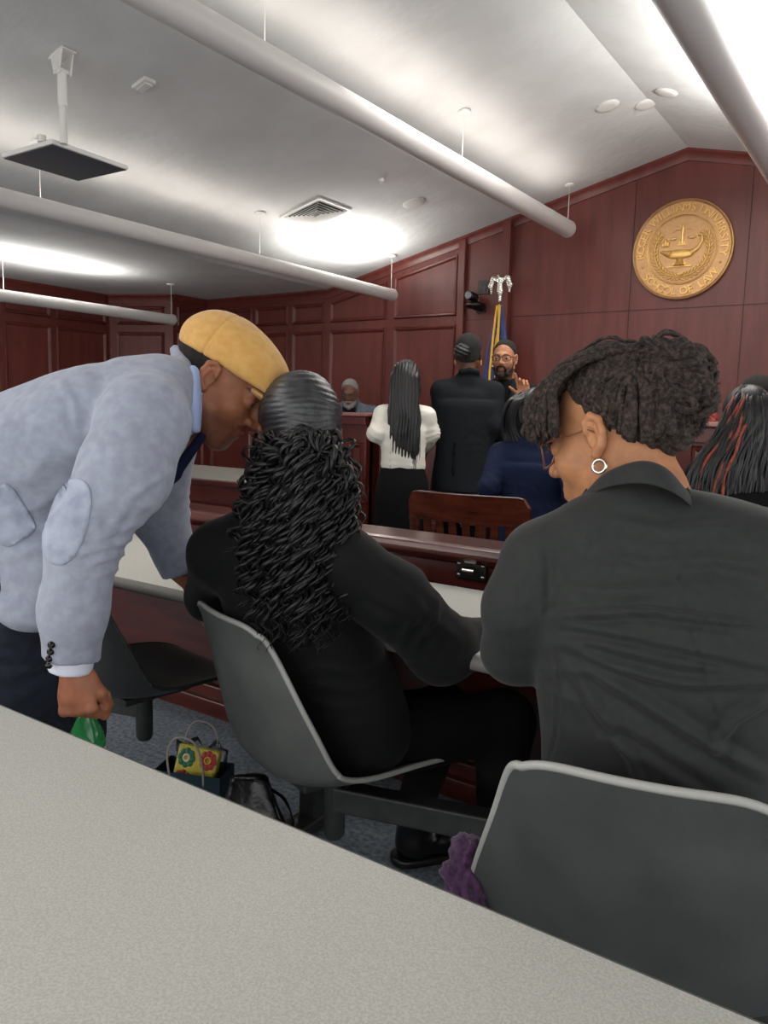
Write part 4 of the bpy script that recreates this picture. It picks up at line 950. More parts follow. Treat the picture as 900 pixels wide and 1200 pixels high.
# seated person in grey suit behind the witness stand
sx_ = P(411, 500, 7.15)
t, hc, Rm, s, J = figure('person', sx_[0], sx_[1], cyaw(-.1, -1), 1.75, 'white-haired bearded person in grey suit seated behind the witness stand', '6b4535', 'suit_grey', 'black_cloth', seat=.70, drop=.05, head_pitch=.25, stubble='a8a39e', brow='5c5855', base_z=0, width=1.2, lean=.0,
    arms=dict(elL=P(434, 492, 7.1), wrL=P(425, 492, 6.9), elR=P(388, 492, 7.1), wrR=P(400, 493, 6.9)), shoes=True)
scalp('hair', hc, Rm, s, t, M['hair_grey'], grow=.003, front=.046, slope=1.2, side=.02)
glasses(hc, Rm, s, t, M['frame_dark'], thin=.002)
L = HL(hc, Rm, s); F = Field()
for q in (-1, 1): F.chain([L(q*.058, .02, -.05), L(q*.036, .062, -.098), L(0, .086, -.110)], [.008, .013, .016], .01)
F.chain([L(-.026, .09, -.068), L(0, .103, -.051), L(.026, .09, -.068)], [.005]*3, .004)
qmesh('beard', F.mesh(.004), M['hair_grey'], t)
qmesh('shirt', Field().loft([(J['chest']+J['f']*.11*1, .045, .03, J['r']), (J['nb']+J['f']*.06-J['u']*.02, .05, .035, J['r'])]).mesh(.007), M['black_cloth'], t)
F = Field()
for q in (-1, 1): F.chain([J['nb']+J['r']*q*.065+J['f']*.02, J['nb']+J['r']*q*.085+J['f']*.11-J['u']*.10, J['chest']+J['r']*q*.04+J['f']*.15-J['u']*.05], [.018, .022, .012], .01)
qmesh('lapel', F.mesh(.005), M['suit_grey'], t)
# a chair for him and for the seated ones at the counsel table
def swivel(loc, yaw, label, sz=.46, h=1.0, m='black_leather'):
    t = thing('office_chair', (0, 0, 0), label, 'chair'); 
    mb = MB(); mb.box((0, 0, sz-.04), (.5, .48, .07)); mb.build('seat', M[m], t, bevel=.02)
    mb = MB(); mb.box((0, -.25, (sz+h)/2+.05), (.44, .06, h-sz-.1)); mb.build('backrest', M[m], t, bevel=.02)
    mb = MB(); mb.cyl((0, 0, .08), (0, 0, sz-.06), .03); 
    for k in range(5): mb.bar((0, 0, .07), (.28*math.cos(k*1.2566), .28*math.sin(k*1.2566), .04), .04, .03)
    mb.build('base', M['black'], t); t.location = loc; t.rotation_euler = (0, 0, -yaw); return t
swivel((sx_[0], sx_[1], 0), cyaw(-.1, -1), 'black leather chair under the grey-suited person', .68, .98)
# navy-suited person seated at the pale counsel table
x, y = ground(622, 560, 4.0)
yw_ = cyaw(.25, 1)
t, hc, Rm, s, J = figure('person', x, y, yw_, 1.70, 'person in navy suit with black twisted hair seated at the pale counsel table', '7a4c38', 'suit_navy', 'suit_navy', seat=.52, female=True, lean=.16, width=1.15, head_yaw=.35, collar=False,
    arms=dict(elL=P(572, 572, 3.95), wrL=P(585, 568, 4.3), elR=P(672, 580, 3.75), wrR=P(684, 570, 4.1)))
scalp('hair', hc, Rm, s, t, M['hair_slick'], grow=.012, low=-.075, slope=.5)
L = HL(hc, Rm, s); mb = MB()
for i in range(34):
    a = RNG.uniform(-1, 1); b = RNG.uniform(0, 1)
    mb.tube(curve_pts([L(-.03+a*.05, -.07+.03*b, .115-.05*b), L(-.07+a*.035, -.115-.02*b, .07), L(-.10+a*.035, -.12-.03*b, .0), L(-.105+a*.04, -.11-.02*b, -.08), L(-.085+a*.05, -.105, -.125-RNG.uniform(0, .05))], 16), .0085*np.linspace(1, .5, 16), 6)
mb.build('hair_twists', M['hair_black'], t, smooth=True)
swivel((x, y, 0), yw_, 'low office chair under the navy-suited person', .46, .62)
# person with black and copper locs at the right edge, black-capped person beyond
x, y = ground(872, 640, 3.0); yw_ = cyaw(.1, 1)
t, hc, Rm, s, J = figure('person', x, y, yw_, 1.72, 'person in black top with long black locs streaked copper at the right edge', '6a4433', 'black_cloth', 'black_cloth', seat=.50, female=True, lean=.12, width=1.1, topname='top', collar=False)
scalp('hair', hc, Rm, s, t, M['hair_black'], grow=.012, low=-.08, slope=.3)
L = HL(hc, Rm, s)
for nm, mm, n, sd in (('locs', 'hair_black', 150, 3), ('copper_locs', 'loc_red', 7, 8)):
    rg = np.random.default_rng(sd); mb = MB()
    for i in range(n):
        a = rg.uniform(-1, 1); b = rg.uniform(0, 1); out = 1+.0*b; zz = rg.uniform(-.46, -.34); red = nm != 'locs'
        e = .003 if red else 0; w0 = .085; 
        c = [L(a*.03, -.03-.05*b, .138-.03*b), L(a*.085, -.09-.02*(1-a*a)*2-e, .07-.03*b), L(a*.135-.015, -.115-.045*(1-a*a)-e-.01*b, -.06), L(a*.19-.045, -.145-.03*(1-a*a)-e-.01*b, -.2), L(a*.205-.06+rg.uniform(-.02, .02), -.165-e, zz)]
        p = curve_pts(c, 26); p = p+np.stack([.004*np.sin(np.arange(26)*.9+i), .003*np.cos(np.arange(26)*.7+i*2), 0*np.arange(26)], 1)
        mb.tube(p, (.0066+.0012*np.sin(np.arange(26)*1.9+i))*np.linspace(1, .8, 26), 6)
    mb.build(nm, M[mm], t, smooth=True)
swivel((x, y, 0), yw_, 'dark chair under the person with copper-streaked locs', .45, .62)
x, y = ground(884, 560, 4.0)
t, hc, Rm, s, J = figure('person', x, y, cyaw(-.2, 1), 1.70, 'person with smooth black hair mostly hidden behind the copper-streaked locs', '7a4c38', 'suit_char', 'black_cloth', seat=.60, female=True)
scalp('hair', hc, Rm, s, t, M['hair_buzz'], grow=.014, low=-.06, slope=.4)
swivel((x, y, 0), cyaw(-.2, 1), 'dark chair under the mostly hidden person', .55, .75)
# ================================================================ GREY SHELL CHAIRS on swing arms
def shell_chair(loc, yaw, label, m='shell', seat_z=.43, edge='shell_edge', arm_to=None, tube_at=None, W_=.235, tilt=0.0, group=None):
    """moulded one-piece shell, local frame faces +Y, back top at z ~.81"""
    t = thing('shell_chair', (0, 0, 0), label, 'chair', group)
    # profile of the shell's centre line from the seat front lip to the top of the back: (y, z, half width, side lift)
    pr = [(.278, .402, .165, .000), (.262, .428, .200, .000), (.19, .440, .226, .012), (.08, .428, .235, .032), (-.02, .412, .245, .052), (-.105, .412, .250, .070), (-.165, .432, .250, .080), (-.193, .480, .245, .076), (-.209, .545, .234, .066), (-.227, .62, .213, .052), (-.245, .70, .189, .040), (-.262, .765, .173, .030), (-.270, .795, .163, .026), (-.274, .808, .150, .024)]
    pr = np.array(pr); u_ = np.linspace(0, len(pr)-1, 44); pr = np.stack([np.interp(u_, np.arange(len(pr)), pr[:, i]) for i in range(4)], 1)
    for _ in range(3): pr[1:-1] = (pr[:-2]+2*pr[1:-1]+pr[2:])/4
    tg = np.gradient(pr[:, :2], axis=0); tg /= np.linalg.norm(tg, axis=1, keepdims=True); nrm = np.stack([tg[:, 1], -tg[:, 0]], 1)   # toward the sitter: up for the seat, forward for the back
    nrm *= np.where((nrm[:, 1:2]+nrm[:, 0:1]) < 0, -1, 1)
    nu = 29; th_ = .009; U = np.linspace(-1, 1, nu); m_ = len(pr); top = np.zeros((m_, nu, 3)); bt = np.zeros((m_, nu, 3))
    for i in range(m_):
        y, z, w, lift = pr[i]; corner = 1.0
        for j, q in enumerate(U):
            l = lift*abs(q)**2.6; back = i/(m_-1)
            yy, zz = y+nrm[i, 0]*l, z+nrm[i, 1]*l
            if back > .8: zz -= .022*((back-.8)/.2)**1.5*abs(q)**5
            top[i, j] = (w*q, yy, zz)
            nn = np.array([-q*abs(q)**3*lift*6, nrm[i, 0], nrm[i, 1]]); nn = nn/np.linalg.norm(nn); bt[i, j] = top[i, j]-nn*th_
    V = np.concatenate([top.reshape(-1, 3), bt.reshape(-1, 3)]); K = m_*nu
    F_ = [];
    for i in range(m_-1):
        for j in range(nu-1): a = i*nu+j; F_ += [(a, a+1, a+nu+1, a+nu), (K+a+1, K+a, K+a+nu, K+a+nu+1)]
    per = [(0, j) for j in range(nu)]+[(i, nu-1) for i in range(1, m_)]+[(m_-1, j) for j in range(nu-2, -1, -1)]+[(i, 0) for i in range(m_-2, 0, -1)]
    pi = [i*nu+j for i, j in per]
    for a, b in zip(pi, pi[1:]+pi[:1]): F_.append((b, a, a+K, b+K))
    MB().add(V, F_).build('shell', M[m], t, smooth=True, angle=60)
    ring = np.array([(top[i, j]+bt[i, j])/2 for i, j in per]+[(top[0, 0]+bt[0, 0])/2, (top[0, 1]+bt[0, 1])/2])
    rad = .0062
    MB().tube(ring[:-1], rad, 8, cap=False).build('shell_rim', M[edge], t, smooth=True, angle=180)
    mb = MB(); mb.box((0, -.0, .395), (.2, .22, .02)); mb.cyl((0, 0, .36), (0, 0, .40), .045, .06); mb.build('seat_plate', M['steel_dark'], t, bevel=.004)
    t.location = (loc[0], loc[1], loc[2]+0); t.rotation_euler = (0, 0, -yaw)
    return t
def swing_arm(seat_xy, end_xy, label, z=.335, parent=None):
    """steel tube under a seat, box arm to a floor pedestal"""
    t = thing('swing_arm_base', (end_xy[0], end_xy[1], 0), label, 'seat support')
    s_, e_ = np.array([*seat_xy, 0.]), np.array([*end_xy, 0.])
    MB().tube([s_+[0, 0, z+.035], s_+[0, 0, z-.10], s_+[0, 0, z-.112]], [.026, .026, .02], 24).build('pivot_tube', M['steel_dark'], t, smooth=True)
    MB().bar(s_+[0, 0, z-.005], e_+[0, 0, z-.005], .055, .062).build('arm', M['steel_dark'], t, bevel=.006)
    mb = MB(); mb.cyl(e_, e_+[0, 0, z+.03], .03); mb.build('post', M['steel_dark'], t, smooth=True)
    MB().lathe([(.11, 0), (.11, .012), (.04, .03)], e_, 28).build('foot', M['steel_dark'], t, smooth=True)
    mb = MB(); mb.cyl(s_+[.035, 0, z+.028], s_+[.035, 0, z+.045], .009, n=6); mb.build('bolt', M['black'], t); return t
chC = shell_chair((-1.135, 1.43, 0), math.radians(20), 'grey shell chair under the long-curled person, scuffed back with pale rim')
chR = shell_chair((-.305, 1.200, 0), math.radians(-13), 'dark grey shell chair at lower right, pale rim behind the charcoal jacket', m='shell_mid')
chL = shell_chair((-1.91, 1.50, 0), math.radians(8), 'empty dark shell chair behind the bent person\'s arm', m='shell_dark', edge='steel_dark')
swing_arm((-1.09, 1.42), (-.50, 1.575), 'charcoal steel arm and tube carrying the centre shell chair')
swing_arm((-.326, 1.215), (.25, 1.42), 'charcoal steel arm and tube carrying the lower right shell chair')
swing_arm((-1.91, 1.51), (-2.5, 1.36), 'charcoal steel arm and tube carrying the empty dark shell chair')

# ================================================================ 1: bent person in flat cap
SK1 = '9c6246'
per = thing('person', (P(10, 700, 1.7)[0], P(10, 700, 1.7)[1], 0), 'person in tan flat cap and pale blue blazer bending over the desk, bottle in hand', 'person')
hc = P(259, 449, 1.73); Rm = frame(C3(.82, .56, .0), C3(.56, -.81, -.05)); s = 1.07
hd = head_mesh(hc, Rm, s, SK1, '7d463c', res=.0026, stubble='6a4030')
shR, shL = P(168, 494, 1.46), P(188, 515, 1.86); nb = P(206, 460, 1.70)
elR, wrR = P(99, 632, 1.36), P(84, 770, 1.38); elL, wrL = P(186, 602, 1.98), P(212, 668, 2.02)
pel = P(-45, 610, 1.70); waist = P(40, 560, 1.68); chest = P(120, 505, 1.66)
hipR, hipL = P(2, 690, 1.60), P(-20, 690, 1.82)
knR = np.array([*(P(30, 860, 1.60)[:2]), .52]); knL = knR+[-.12, .16, 0]; anR = np.array([*(P(22, 860, 1.60)[:2]), .09]); anL = anR+[-.12, .18, 0]
lat = unit(shR-shL)
B = Field().loft([(pel, .14, .10, lat), (waist, .13, .10, lat), (chest, .15, .1, lat)], .04).chain([shR, elR, wrR], [.045, .038, .028]).chain([shL, elL, wrL], [.045, .038, .028])
B.rc(nb-(hc-nb)*.2, nb+(hc-nb)*.4, .06, .055).chain([hipR, knR, anR], [.07, .05, .035]).chain([hipL, knL, anL], [.07, .05, .035])
hR = hand_mesh(P(85, 782, 1.385), C3(.14, 1, .0), C3(-.25, -.1, -1), -1, skin=SK1, s=.93, curls=((1.0, 1.3, .9), (1.1, 1.3, .9), (1.15, 1.3, .9), (1.2, 1.3, .9)), thumb=(.45, .6))
hL = hand_mesh(P(216, 680, 2.03), C3(.5, .55, .35), C3(0, -1, -.2), 1, skin=SK1, curl=(.1, .15, .1), thumb=(.7, .2))
body_mesh('body', [hd, hR, hL], per, B, SK1); eyes(hc, Rm, s, per)
L = HL(hc, Rm, s)
F = Field().ell((0, -.018, .045), (.0765, .098, .088)); F.ell((0, -.05, -.01), (.064, .062, .06)); F.cut((0, .02, .03), (0, .5, 1), .01); F.cut((0, -.012, .0), (0, 1, -.3), .006); F.cut((0, 0, -.022), (0, 0, -1))
V, Q = F.mesh(.0035); qmesh('hair', ((V*s)@Rm.T+hc, Q), M['hair_buzz'], per)
# flat cap: crown pulled forward onto a short brim
F = Field().ell((0, -.018, .058), (.085, .110, .080)).ell((0, .045, .058), (.080, .080, .058), k=.03).ell((0, .098, .036), (.062, .050, .020), k=.03)
F.cut((0, -.0, .031), (0, .05, -1), .006)
def capdisp(V, N):
    q = (V-hc)@Rm; return .0022*np.sin(q[:, 0]*150+2.0*q[:, 1]*20)*np.clip((q[:, 1]+.02)*8, 0, 1)*np.clip((.1-q[:, 2]*.6)*10, 0, 1)+.0015*pnoise(V, 25)+.003*np.exp(-((q[:, 1]+.045+.25*q[:, 0]**2)/.0022)**2)*-1
V, Q = F.mesh(.003); V = (V*s)@Rm.T+hc; capo = qmesh('flat_cap', (V, Q), M['cap_tan'], per, disp=capdisp)
br = Field().ell((0, .098, .026), (.066, .056, .009)).cut((0, .07, 0), (0, -1, 0)); V2, Q2 = br.mesh(.003); qmesh('cap_brim', ((V2*s)@Rm.T+hc, Q2), M['cap_tan'], capo)
# shirt: collar band and cuff
nd = unit(hc-nb)
G = Field().chain([nb-nd*.03, nb+nd*.035], [.073, .067]).rc(nb+nd*.035+C3(.1, 1, 0)*.02, nb+C3(.35, 1, -.3)*.085, .052, .022, .02); G.loft([(P(227, 436, 1.635), .012, .020, C3(1, 0, 0)), (P(229, 470, 1.61), .012, .03, C3(1, 0, 0)), (P(229, 503, 1.61), .010, .02, C3(1, 0, 0))], .01); qmesh('shirt_collar', G.mesh(.005), M['shirt_blue'], per)
fd = unit(wrR-elR); G = Field().rc(wrR-fd*.05, wrR+fd*.030, .042, .037).cut(wrR+fd*.026, fd); qmesh('shirt_cuff', G.mesh(.004), M['shirt_white'], per)
# blazer
F = Field()
F.loft([(P(-60, 622, 1.72), .225, .165, lat), (P(-5, 575, 1.69), .215, .160, lat), (P(45, 540, 1.68), .200, .155, lat), (P(118, 500, 1.66), .19, .135, lat), (P(160, 478, 1.66), .16, .105, lat)], .05)
F.loft([(P(-20, 560, 1.62), .12, .15, C3(.3, 1, 0)), (P(20, 655, 1.56), .06, .12, C3(.3, .2, 1)), (P(8, 706, 1.55), .05, .13, C3(.5, .1, 1))], .05)
F.chain([shR, P(192, 458, 1.62), nb-nd*.05], [.074, .060, .058], .05); F.chain([shL, nb-nd*.02], [.078, .066], .05)
F.chain([shR, P(146, 556, 1.40), elR], [.080, .075, .061], .04); F.chain([elR, P(86, 715, 1.36), wrR], [.061, .054, .050], .03)
F.chain([shL, elL], [.082, .070], .03); F.chain([elL, wrL-unit(wrL-elL)*.005], [.070, .052], .03)
F.chain([nb+C3(0, -1, -.4)*.062+nd*.012, nb+C3(.1, -.2, -1)*.068+nd*.01, nb+C3(.25, .8, -.6)*.072], [.015, .016, .014], .012)
F.chain([P(206, 411, 1.70), P(215, 428, 1.65), P(219, 465, 1.61), P(216, 508, 1.60)], [.014, .015, .017, .014], .012)
F.cut(wrR+fd*.004, fd, .004) if False else None
def cufft(c, n, R):
    def fn(p):
        q = p-c; h = q@n; rr = np.linalg.norm(q-h[..., None]*n, axis=-1); return np.maximum(-h, rr-R)
    return fn
for w_, e_ in ((wrR, elR), (wrL, elL)):
    n_ = unit(w_-e_); c_ = w_+n_*.004; F._p('s', c_-.10, c_+.10, cufft(c_, n_, .09), .003)
pk = [(P(140, 555, 1.34), C3(-.5, 1, 0), .085, .055, .009), (P(120, 640, 1.32), C3(-.1, 1, 0), .07, .045, .007), (P(190, 545, 1.5), C3(-.8, .6, 0), .08, .05, .006), (P(210, 600, 1.95), C3(.1, 1, 0), .09, .05, .007),
      (P(30, 600, 1.5), C3(.3, 1, 0), .15, .09, .006), (P(85, 720, 1.33), C3(.1, 1, 0), .06, .05, .004)]
cr = [([(205, 330+15), (0, 0)], 1, 0)]
cr = [([(108, 452), (135, 470), (158, 476), (205, 452), (236, 440)], 3.0, -.004), ([(0, 505), (60, 492), (108, 498)], 3, -.003), ([(60, 430), (85, 470), (92, 505)], 6, .004), ([(118, 640), (150, 585), (186, 560), (214, 545)], 6, .006), ([(125, 655), (150, 610), (165, 590)], 4, -.005),
      ([(55, 640), (95, 650), (135, 620)], 6, .006), ([(62, 668), (100, 684), (120, 660)], 5, -.006), ([(60, 700), (95, 712), (118, 690)], 6, .005)]
JV = displaced(F.mesh(.0075), folds(.0028, 8, pk, cr, 2)); jack = qmesh('blazer', JV, M['chambray'], per)
patch('elbow_patch', JV, 80, 612, 23, 52, math.radians(16), .0022, M['chambray_patch'], jack, label='oval elbow patch', pw=2.3)
patch('pocket_flap', JV, 8, 604, 24, 34, math.radians(-32), .003, M['chambray_patch'], jack, pw=5, near=2.2)
for i, (bx_, by_) in enumerate(((60, 756), (59, 764), (57.5, 772), (57, 780))):
    q = ray(bx_, by_); best = None; rel = JV[0]-CAMO; dd = np.linalg.norm(pic(JV[0])-[bx_, by_], axis=1); nrm = normals(*JV); ok = (dd < 8) & ((nrm*rel).sum(1) < 0) & (np.linalg.norm(rel, axis=1) < 1.6)
    if ok.any():
        j = np.where(ok)[0][np.argmin(dd[ok])]; dpt = (JV[0][j]-CAMO)@np.array([cX[2], cY[2], cZ[2]]); c_ = P(bx_, by_, dpt-.002); n_ = nrm[j]; mb = MB(); mb.tube([c_-n_*.003, c_+n_*.002, c_+n_*.004], [.0062, .0062, .0045], 14); mb.build('cuff_button', M['button'], jack, smooth=True)
G = Field().chain([P(236, 512, 1.66), P(204, 556, 1.60), P(172, 592, 1.58)], [.010, .013, .010], .01); qmesh('blazer_lining', G.mesh(.005), M['suit_navy'], jack)
# trousers and shoes
G = Field().chain([hipR, knR, anR], [.115, .088, .075], .04).chain([hipL, knL, anL], [.11, .088, .075], .04).loft([(P(-30, 640, 1.70), .18, .13, lat), (pel, .17, .12, lat)], .04)
qmesh('trousers', G.mesh(.009), M['denim'], per, disp=folds(.004, 8, [(P(20, 800, 1.5), C3(.2, 1, 0), .12, .05, .005)]))
for a_ in (anR, anL):
    g = np.array([a_[0], a_[1], 0.]); S_ = Field().rc(g+[0, 0, .05], g+[.15, .08, .04], .047, .036).rc(g+[0, 0, .05], g+[0, 0, .1], .045, .045).cut(g, (0, 0, -1)); qmesh('shoe', S_.mesh(.008), M['black_leather'], per)
# green bottle hanging from his fingers
bo = P(101, 841, 1.43)
M['green_glass'] = mat('green_plastic', '3aa860', .1, trans=.5, spec=.6); M['label_w'] = mat('bottle_label', 'dfe6d8', .5)
bt = thing('soda_bottle', (bo[0], bo[1], bo[2]-.24), 'green plastic soda bottle held by the neck over the floor', 'bottle')
MB().lathe([(.028, -.235), (.032, -.228), (.033, -.20), (.0325, -.10), (.0335, -.065), (.033, -.045), (.028, -.025), (.019, -.006), (.0135, .008), (.0125, .02), (.0125, .035)], bo, 32).build('bottle_body', M['green_glass'], bt, smooth=True, angle=180)
MB().lathe([(.0145, .02), (.0145, .036), (.013, .038), (.001, .038)], bo, 24).build('bottle_cap', mat('green_cap', '1f6b3c', .4), bt, smooth=True)
MB().lathe([(.0338, -.14), (.0338, -.055), (.0334, -.055), (.0334, -.14)], bo, 32).build('paper_label', M['label_w'], bt, smooth=True)
MB().lathe([(.0339, -.085), (.0341, -.084), (.0341, -.064), (.0339, -.063)], bo, 32).build('label_band', mat('yellow_band', 'c8b840', .5), bt, smooth=True)

# ================================================================ 2: seated person with long curls
SK2 = '8e5a40'
pel = P(396, 846, 1.86)
per = thing('person', (pel[0], pel[1], 0), 'person with long black curly ponytail in black blazer on the centre shell chair', 'person')
hc = P(350, 518, 1.70); Rm = frame(C3(-.32, .12, 1), C3(.02, -1, -.1)); s = 1.08
hd = head_mesh(hc, Rm, s, SK2, female=True, res=.0032)
shL, shR = P(256, 648, 1.78), P(402, 660, 1.62); nb = P(340, 600, 1.70)
elL, wrL = P(246, 700, 1.98), np.array([*Pz(275, 672, .79)[:2], .79]); elR, wrR = P(518, 760, 1.72), P(600, 748, 1.98)
waist = P(376, 775, 1.82); chest = P(342, 695, 1.76); lat = unit(shR-shL)
hipR, hipL = P(425, 868, 1.84), P(385, 860, 1.95); knR = P(590, 845, 1.96); knL = P(520, 835, 2.15)
anR = np.array([*P(588, 950, 1.90)[:2], .09]); anL = P(486, 945, 2.18)
B = Field().loft([(pel, .13, .09, lat), (waist, .10, .08, lat), (chest, .12, .09, lat)], .04).chain([shR, elR, wrR], [.04, .034, .026]).chain([shL, elL, wrL], [.04, .034, .026]).rc(nb-(hc-nb)*.2, nb+(hc-nb)*.4, .052, .048)
B.chain([hipR, knR, anR], [.065, .045, .035]).chain([hipL, knL, anL], [.065, .045, .035])
hR = hand_mesh(wrR+C3(1, .1, .8)*.02, C3(.6, .1, 1), C3(0, -1, 0), -1, skin=SK2, s=.93, curl=(.3, .4, .3)); hL = hand_mesh(wrL, C3(.6, 0, .8), C3(0, -1, 0), 1, skin=SK2, s=.93, curl=(.1, .2, .1))
body_mesh('body', [hd, hR, hL], per, B, SK2); eyes(hc, Rm, s, per)
scalp('hair', hc, Rm, s, per, M['hair_slick'], grow=.0085, low=-.045, slope=.35, front=.068, res=.003, disp=lambda V, N: .0009*np.sin(((V-hc)@Rm[:, 2])*500+6*pnoise(V, 14))+.0015*pnoise(V, 18))
L = HL(hc, Rm, s)
mb = MB(); rg = np.random.default_rng(5); pb = P(352, 512, 1.595); hang = unit(C3(.06, 1, .06))
MB().ring(pb, .024, .008, 24, ax=unit(pb-hc), k=8).build('hair_tie', M['black'], per, smooth=True)
sag = lambda e, b: curve_pts([pb+rg.normal(0, .006, 3), b, (b+e)/2+C3(0, 0, -1)*.01, e], 70)
for i in range(300):
    ex = rg.uniform(-1, 1); row = rg.uniform(0, 1)
    if i < 120: ey = rg.uniform(560, 660)
    else: ey = rg.uniform(650, 765)
    cx_ = 354 if ey < 650 else 352-(ey-650)*.02
    half = np.interp(ey, [530, 560, 620, 680, 740, 770], [44, 70, 82, 76, 56, 32])
    px = cx_+ex*half-(.0 if ey < 600 else 4); e = P(px, ey, 1.515+.075*abs(ex)**1.5+.05*row); b = P(352+ex*np.interp(ey, [560, 760], [40, 56])+rg.normal(0, 4), rg.uniform(520, 575), 1.525+.06*abs(ex)+.05*row)
    if ey-535 < 60: b = P(352+ex*34, 526, 1.54+.04*row)
    path = curve_pts([pb+unit(pb-hc)*rg.uniform(.0, .03)+rg.normal(0, .008, 3), b, b*.45+e*.55+C3(ex*.3, 0, -1)*.012, e], 64)
    Ln = np.linalg.norm(np.diff(path, axis=0), axis=1).sum(); turns = Ln/.056; u_ = np.linspace(0, 1, 64); T = np.gradient(path, axis=0); T /= np.linalg.norm(T, axis=1, keepdims=True)
    a = np.cross(T, C3(.2, .1, 1)); a /= np.linalg.norm(a, axis=1, keepdims=True); b2 = np.cross(T, a); ph = u_*turns*2*math.pi+rg.uniform(0, 6.28); hr = rg.uniform(.008, .017)*np.clip(u_*5, 0, 1)
    path = path+hr[:, None]*(np.cos(ph)[:, None]*a+np.sin(ph)[:, None]*b2)
    mb.tube(path, rg.uniform(.0024, .0042)*np.clip((1-u_)*6, .25, 1), 5, flat=1.4)
mb.build('curly_ponytail', M['hair_black'], per, smooth=True, angle=180)
F = Field().chain([pb, P(353, 560, 1.60), P(352, 640, 1.61), P(353, 700, 1.62), P(356, 740, 1.63)], [.035, .06, .072, .06, .03], .03); qmesh('ponytail_core', F.mesh(.008), M['hair_black'], per, disp=lambda V, N: .008*pnoise(V, 45))
glasses(hc, Rm, s, per, M['frame_dark'])
mb = MB(); mb.tube([L(-.076, 0, -.034), L(-.078, -.001, -.05), L(-.077, .003, -.062)], [.003, .005, .004], 8); mb.build('earring', M['silver'], per, smooth=True)
F = Field()
F.loft([(pel+[0, 0, -.02], .190, .130, lat), (P(386, 812, 1.84), .175, .125, lat), (waist, .160, .120, lat), (chest, .17, .125, lat), (P(334, 655, 1.71), .155, .095, lat)], .05)
F.chain([shL, nb-(hc-nb)*.05, shR], [.066, .062, .066], .05)
F.chain([shR, P(460, 702, 1.64), elR], [.074, .076, .074], .035).chain([elR, wrR], [.072, .05], .03); F.chain([shL, elL, wrL], [.066, .058, .046], .03)
F.chain([nb+C3(-1, -.2, 0)*.06, nb+C3(0, -.5, -.9)*.065, nb+C3(1, -.2, 0)*.06], [.014, .016, .014], .012)
pk = [(P(500, 720, 1.60), C3(1, .9, 0), .10, .06, .008), (P(440, 670, 1.58), C3(.6, 1, 0), .07, .045, .006), (P(400, 790, 1.65), C3(.2, 1, 0), .12, .07, .006)]
cr = [([(428, 662), (470, 690), (520, 735), (545, 760)], 7, .006), ([(420, 700), (470, 726), (510, 760)], 6, -.006), ([(500, 690), (515, 715), (505, 740)], 5, .005)]
qmesh('blazer', displaced(F.mesh(.007), folds(.0025, 9, pk, cr, 4)), M['blazer_black'], per)
G = Field().chain([hipR, knR, anR+[0, 0, .02]], [.095, .072, .05], .04).chain([hipL, knL, anL], [.09, .07, .05], .04).loft([(pel, .165, .12, lat), (waist, .14, .11, lat)], .04)
qmesh('trousers', G.mesh(.009), M['black_cloth'], per)
fd2 = unit(np.array([*C3(1, 0, .30)[:2], 0])); fl = np.array([*(P(486, 945, 2.18)[:2]), 0.])
for nm, g in (('boot', fl), ('boot', np.array([anR[0], anR[1], 0.]))):
    S_ = Field().chain([g+[0, 0, .17], g+[0, 0, .06]], [.052, .048], .02).rc(g+[0, 0, .055], g+fd2*.09+[0, 0, .06], .042, .042, .03).rc(g+fd2*.09+[0, 0, .055], g+fd2*.165+[0, 0, .045], .044, .036, .02).cut(g+[0, 0, .022], (0, 0, -1))
    bo_ = qmesh(nm, S_.mesh(.005), M['black_leather'], per)
    S_ = Field().rc(g+fd2*-.02+[0, 0, .015], g+fd2*.165+[0, 0, .015], .047, .043, .01).cut(g+[0, 0, .002], (0, 0, -1)).cut(g+[0, 0, .026], (0, 0, 1)); qmesh('sole', S_.mesh(.004), M['black'], bo_)
    mb = MB(); side = np.cross(fd2, (0, 0, 1))
    for k in range(4): c_ = g+fd2*(.045+.018*k)+[0, 0, .108-.010*k]; mb.tube([c_-side*.022-[0, 0, .008], c_+[0, 0, .004], c_+side*.022-[0, 0, .008]], .0028, 6)
    mb.build('laces', M['black'], bo_, smooth=True)

# ================================================================ 3: person with pinned-up locs in charcoal jacket
SK3 = 'b9805a'
pel = P(775, 1035, 1.20)
per = thing('person', (pel[0], pel[1], 0), 'person with pinned-up brown locs, glasses and silver hoop in charcoal jacket at right', 'person')
hc = P(719, 513, 1.22); Rm = frame(C3(-.72, .17, .67), C3(-.10, -1, .0)); s = 1.03
hd = head_mesh(hc, Rm, s, SK3, 'a8695a', res=.0024, female=True, brow='2a1c16')
nb = P(750, 598, 1.17); shL, shR = P(640, 662, 1.19), P(935, 665, 1.04); elL, wrL = P(604, 762, 1.24), P(590, 742, 1.50); elR, wrR = P(960, 830, 1.10), P(900, 800, 1.36)
waist = P(768, 900, 1.16); chest = P(778, 730, 1.135); lat = unit(shR-shL)
hipR, hipL = pel+[.09, .02, 0], pel+[-.09, .02, 0]; knR, knL = np.array([-.12, 1.68, .52]), np.array([-.42, 1.66, .52]); anR, anL = np.array([-.1, 1.72, .09]), np.array([-.42, 1.70, .09])
B = Field().loft([(pel, .13, .09, lat), (waist, .11, .08, lat), (chest, .13, .09, lat)], .04).chain([shR, elR, wrR], [.04, .034, .026]).chain([shL, elL, wrL], [.04, .034, .026]).rc(nb-(hc-nb)*.2, nb+(hc-nb)*.5, .055, .05)
B.chain([hipR, knR, anR], [.065, .045, .035]).chain([hipL, knL, anL], [.065, .045, .035])
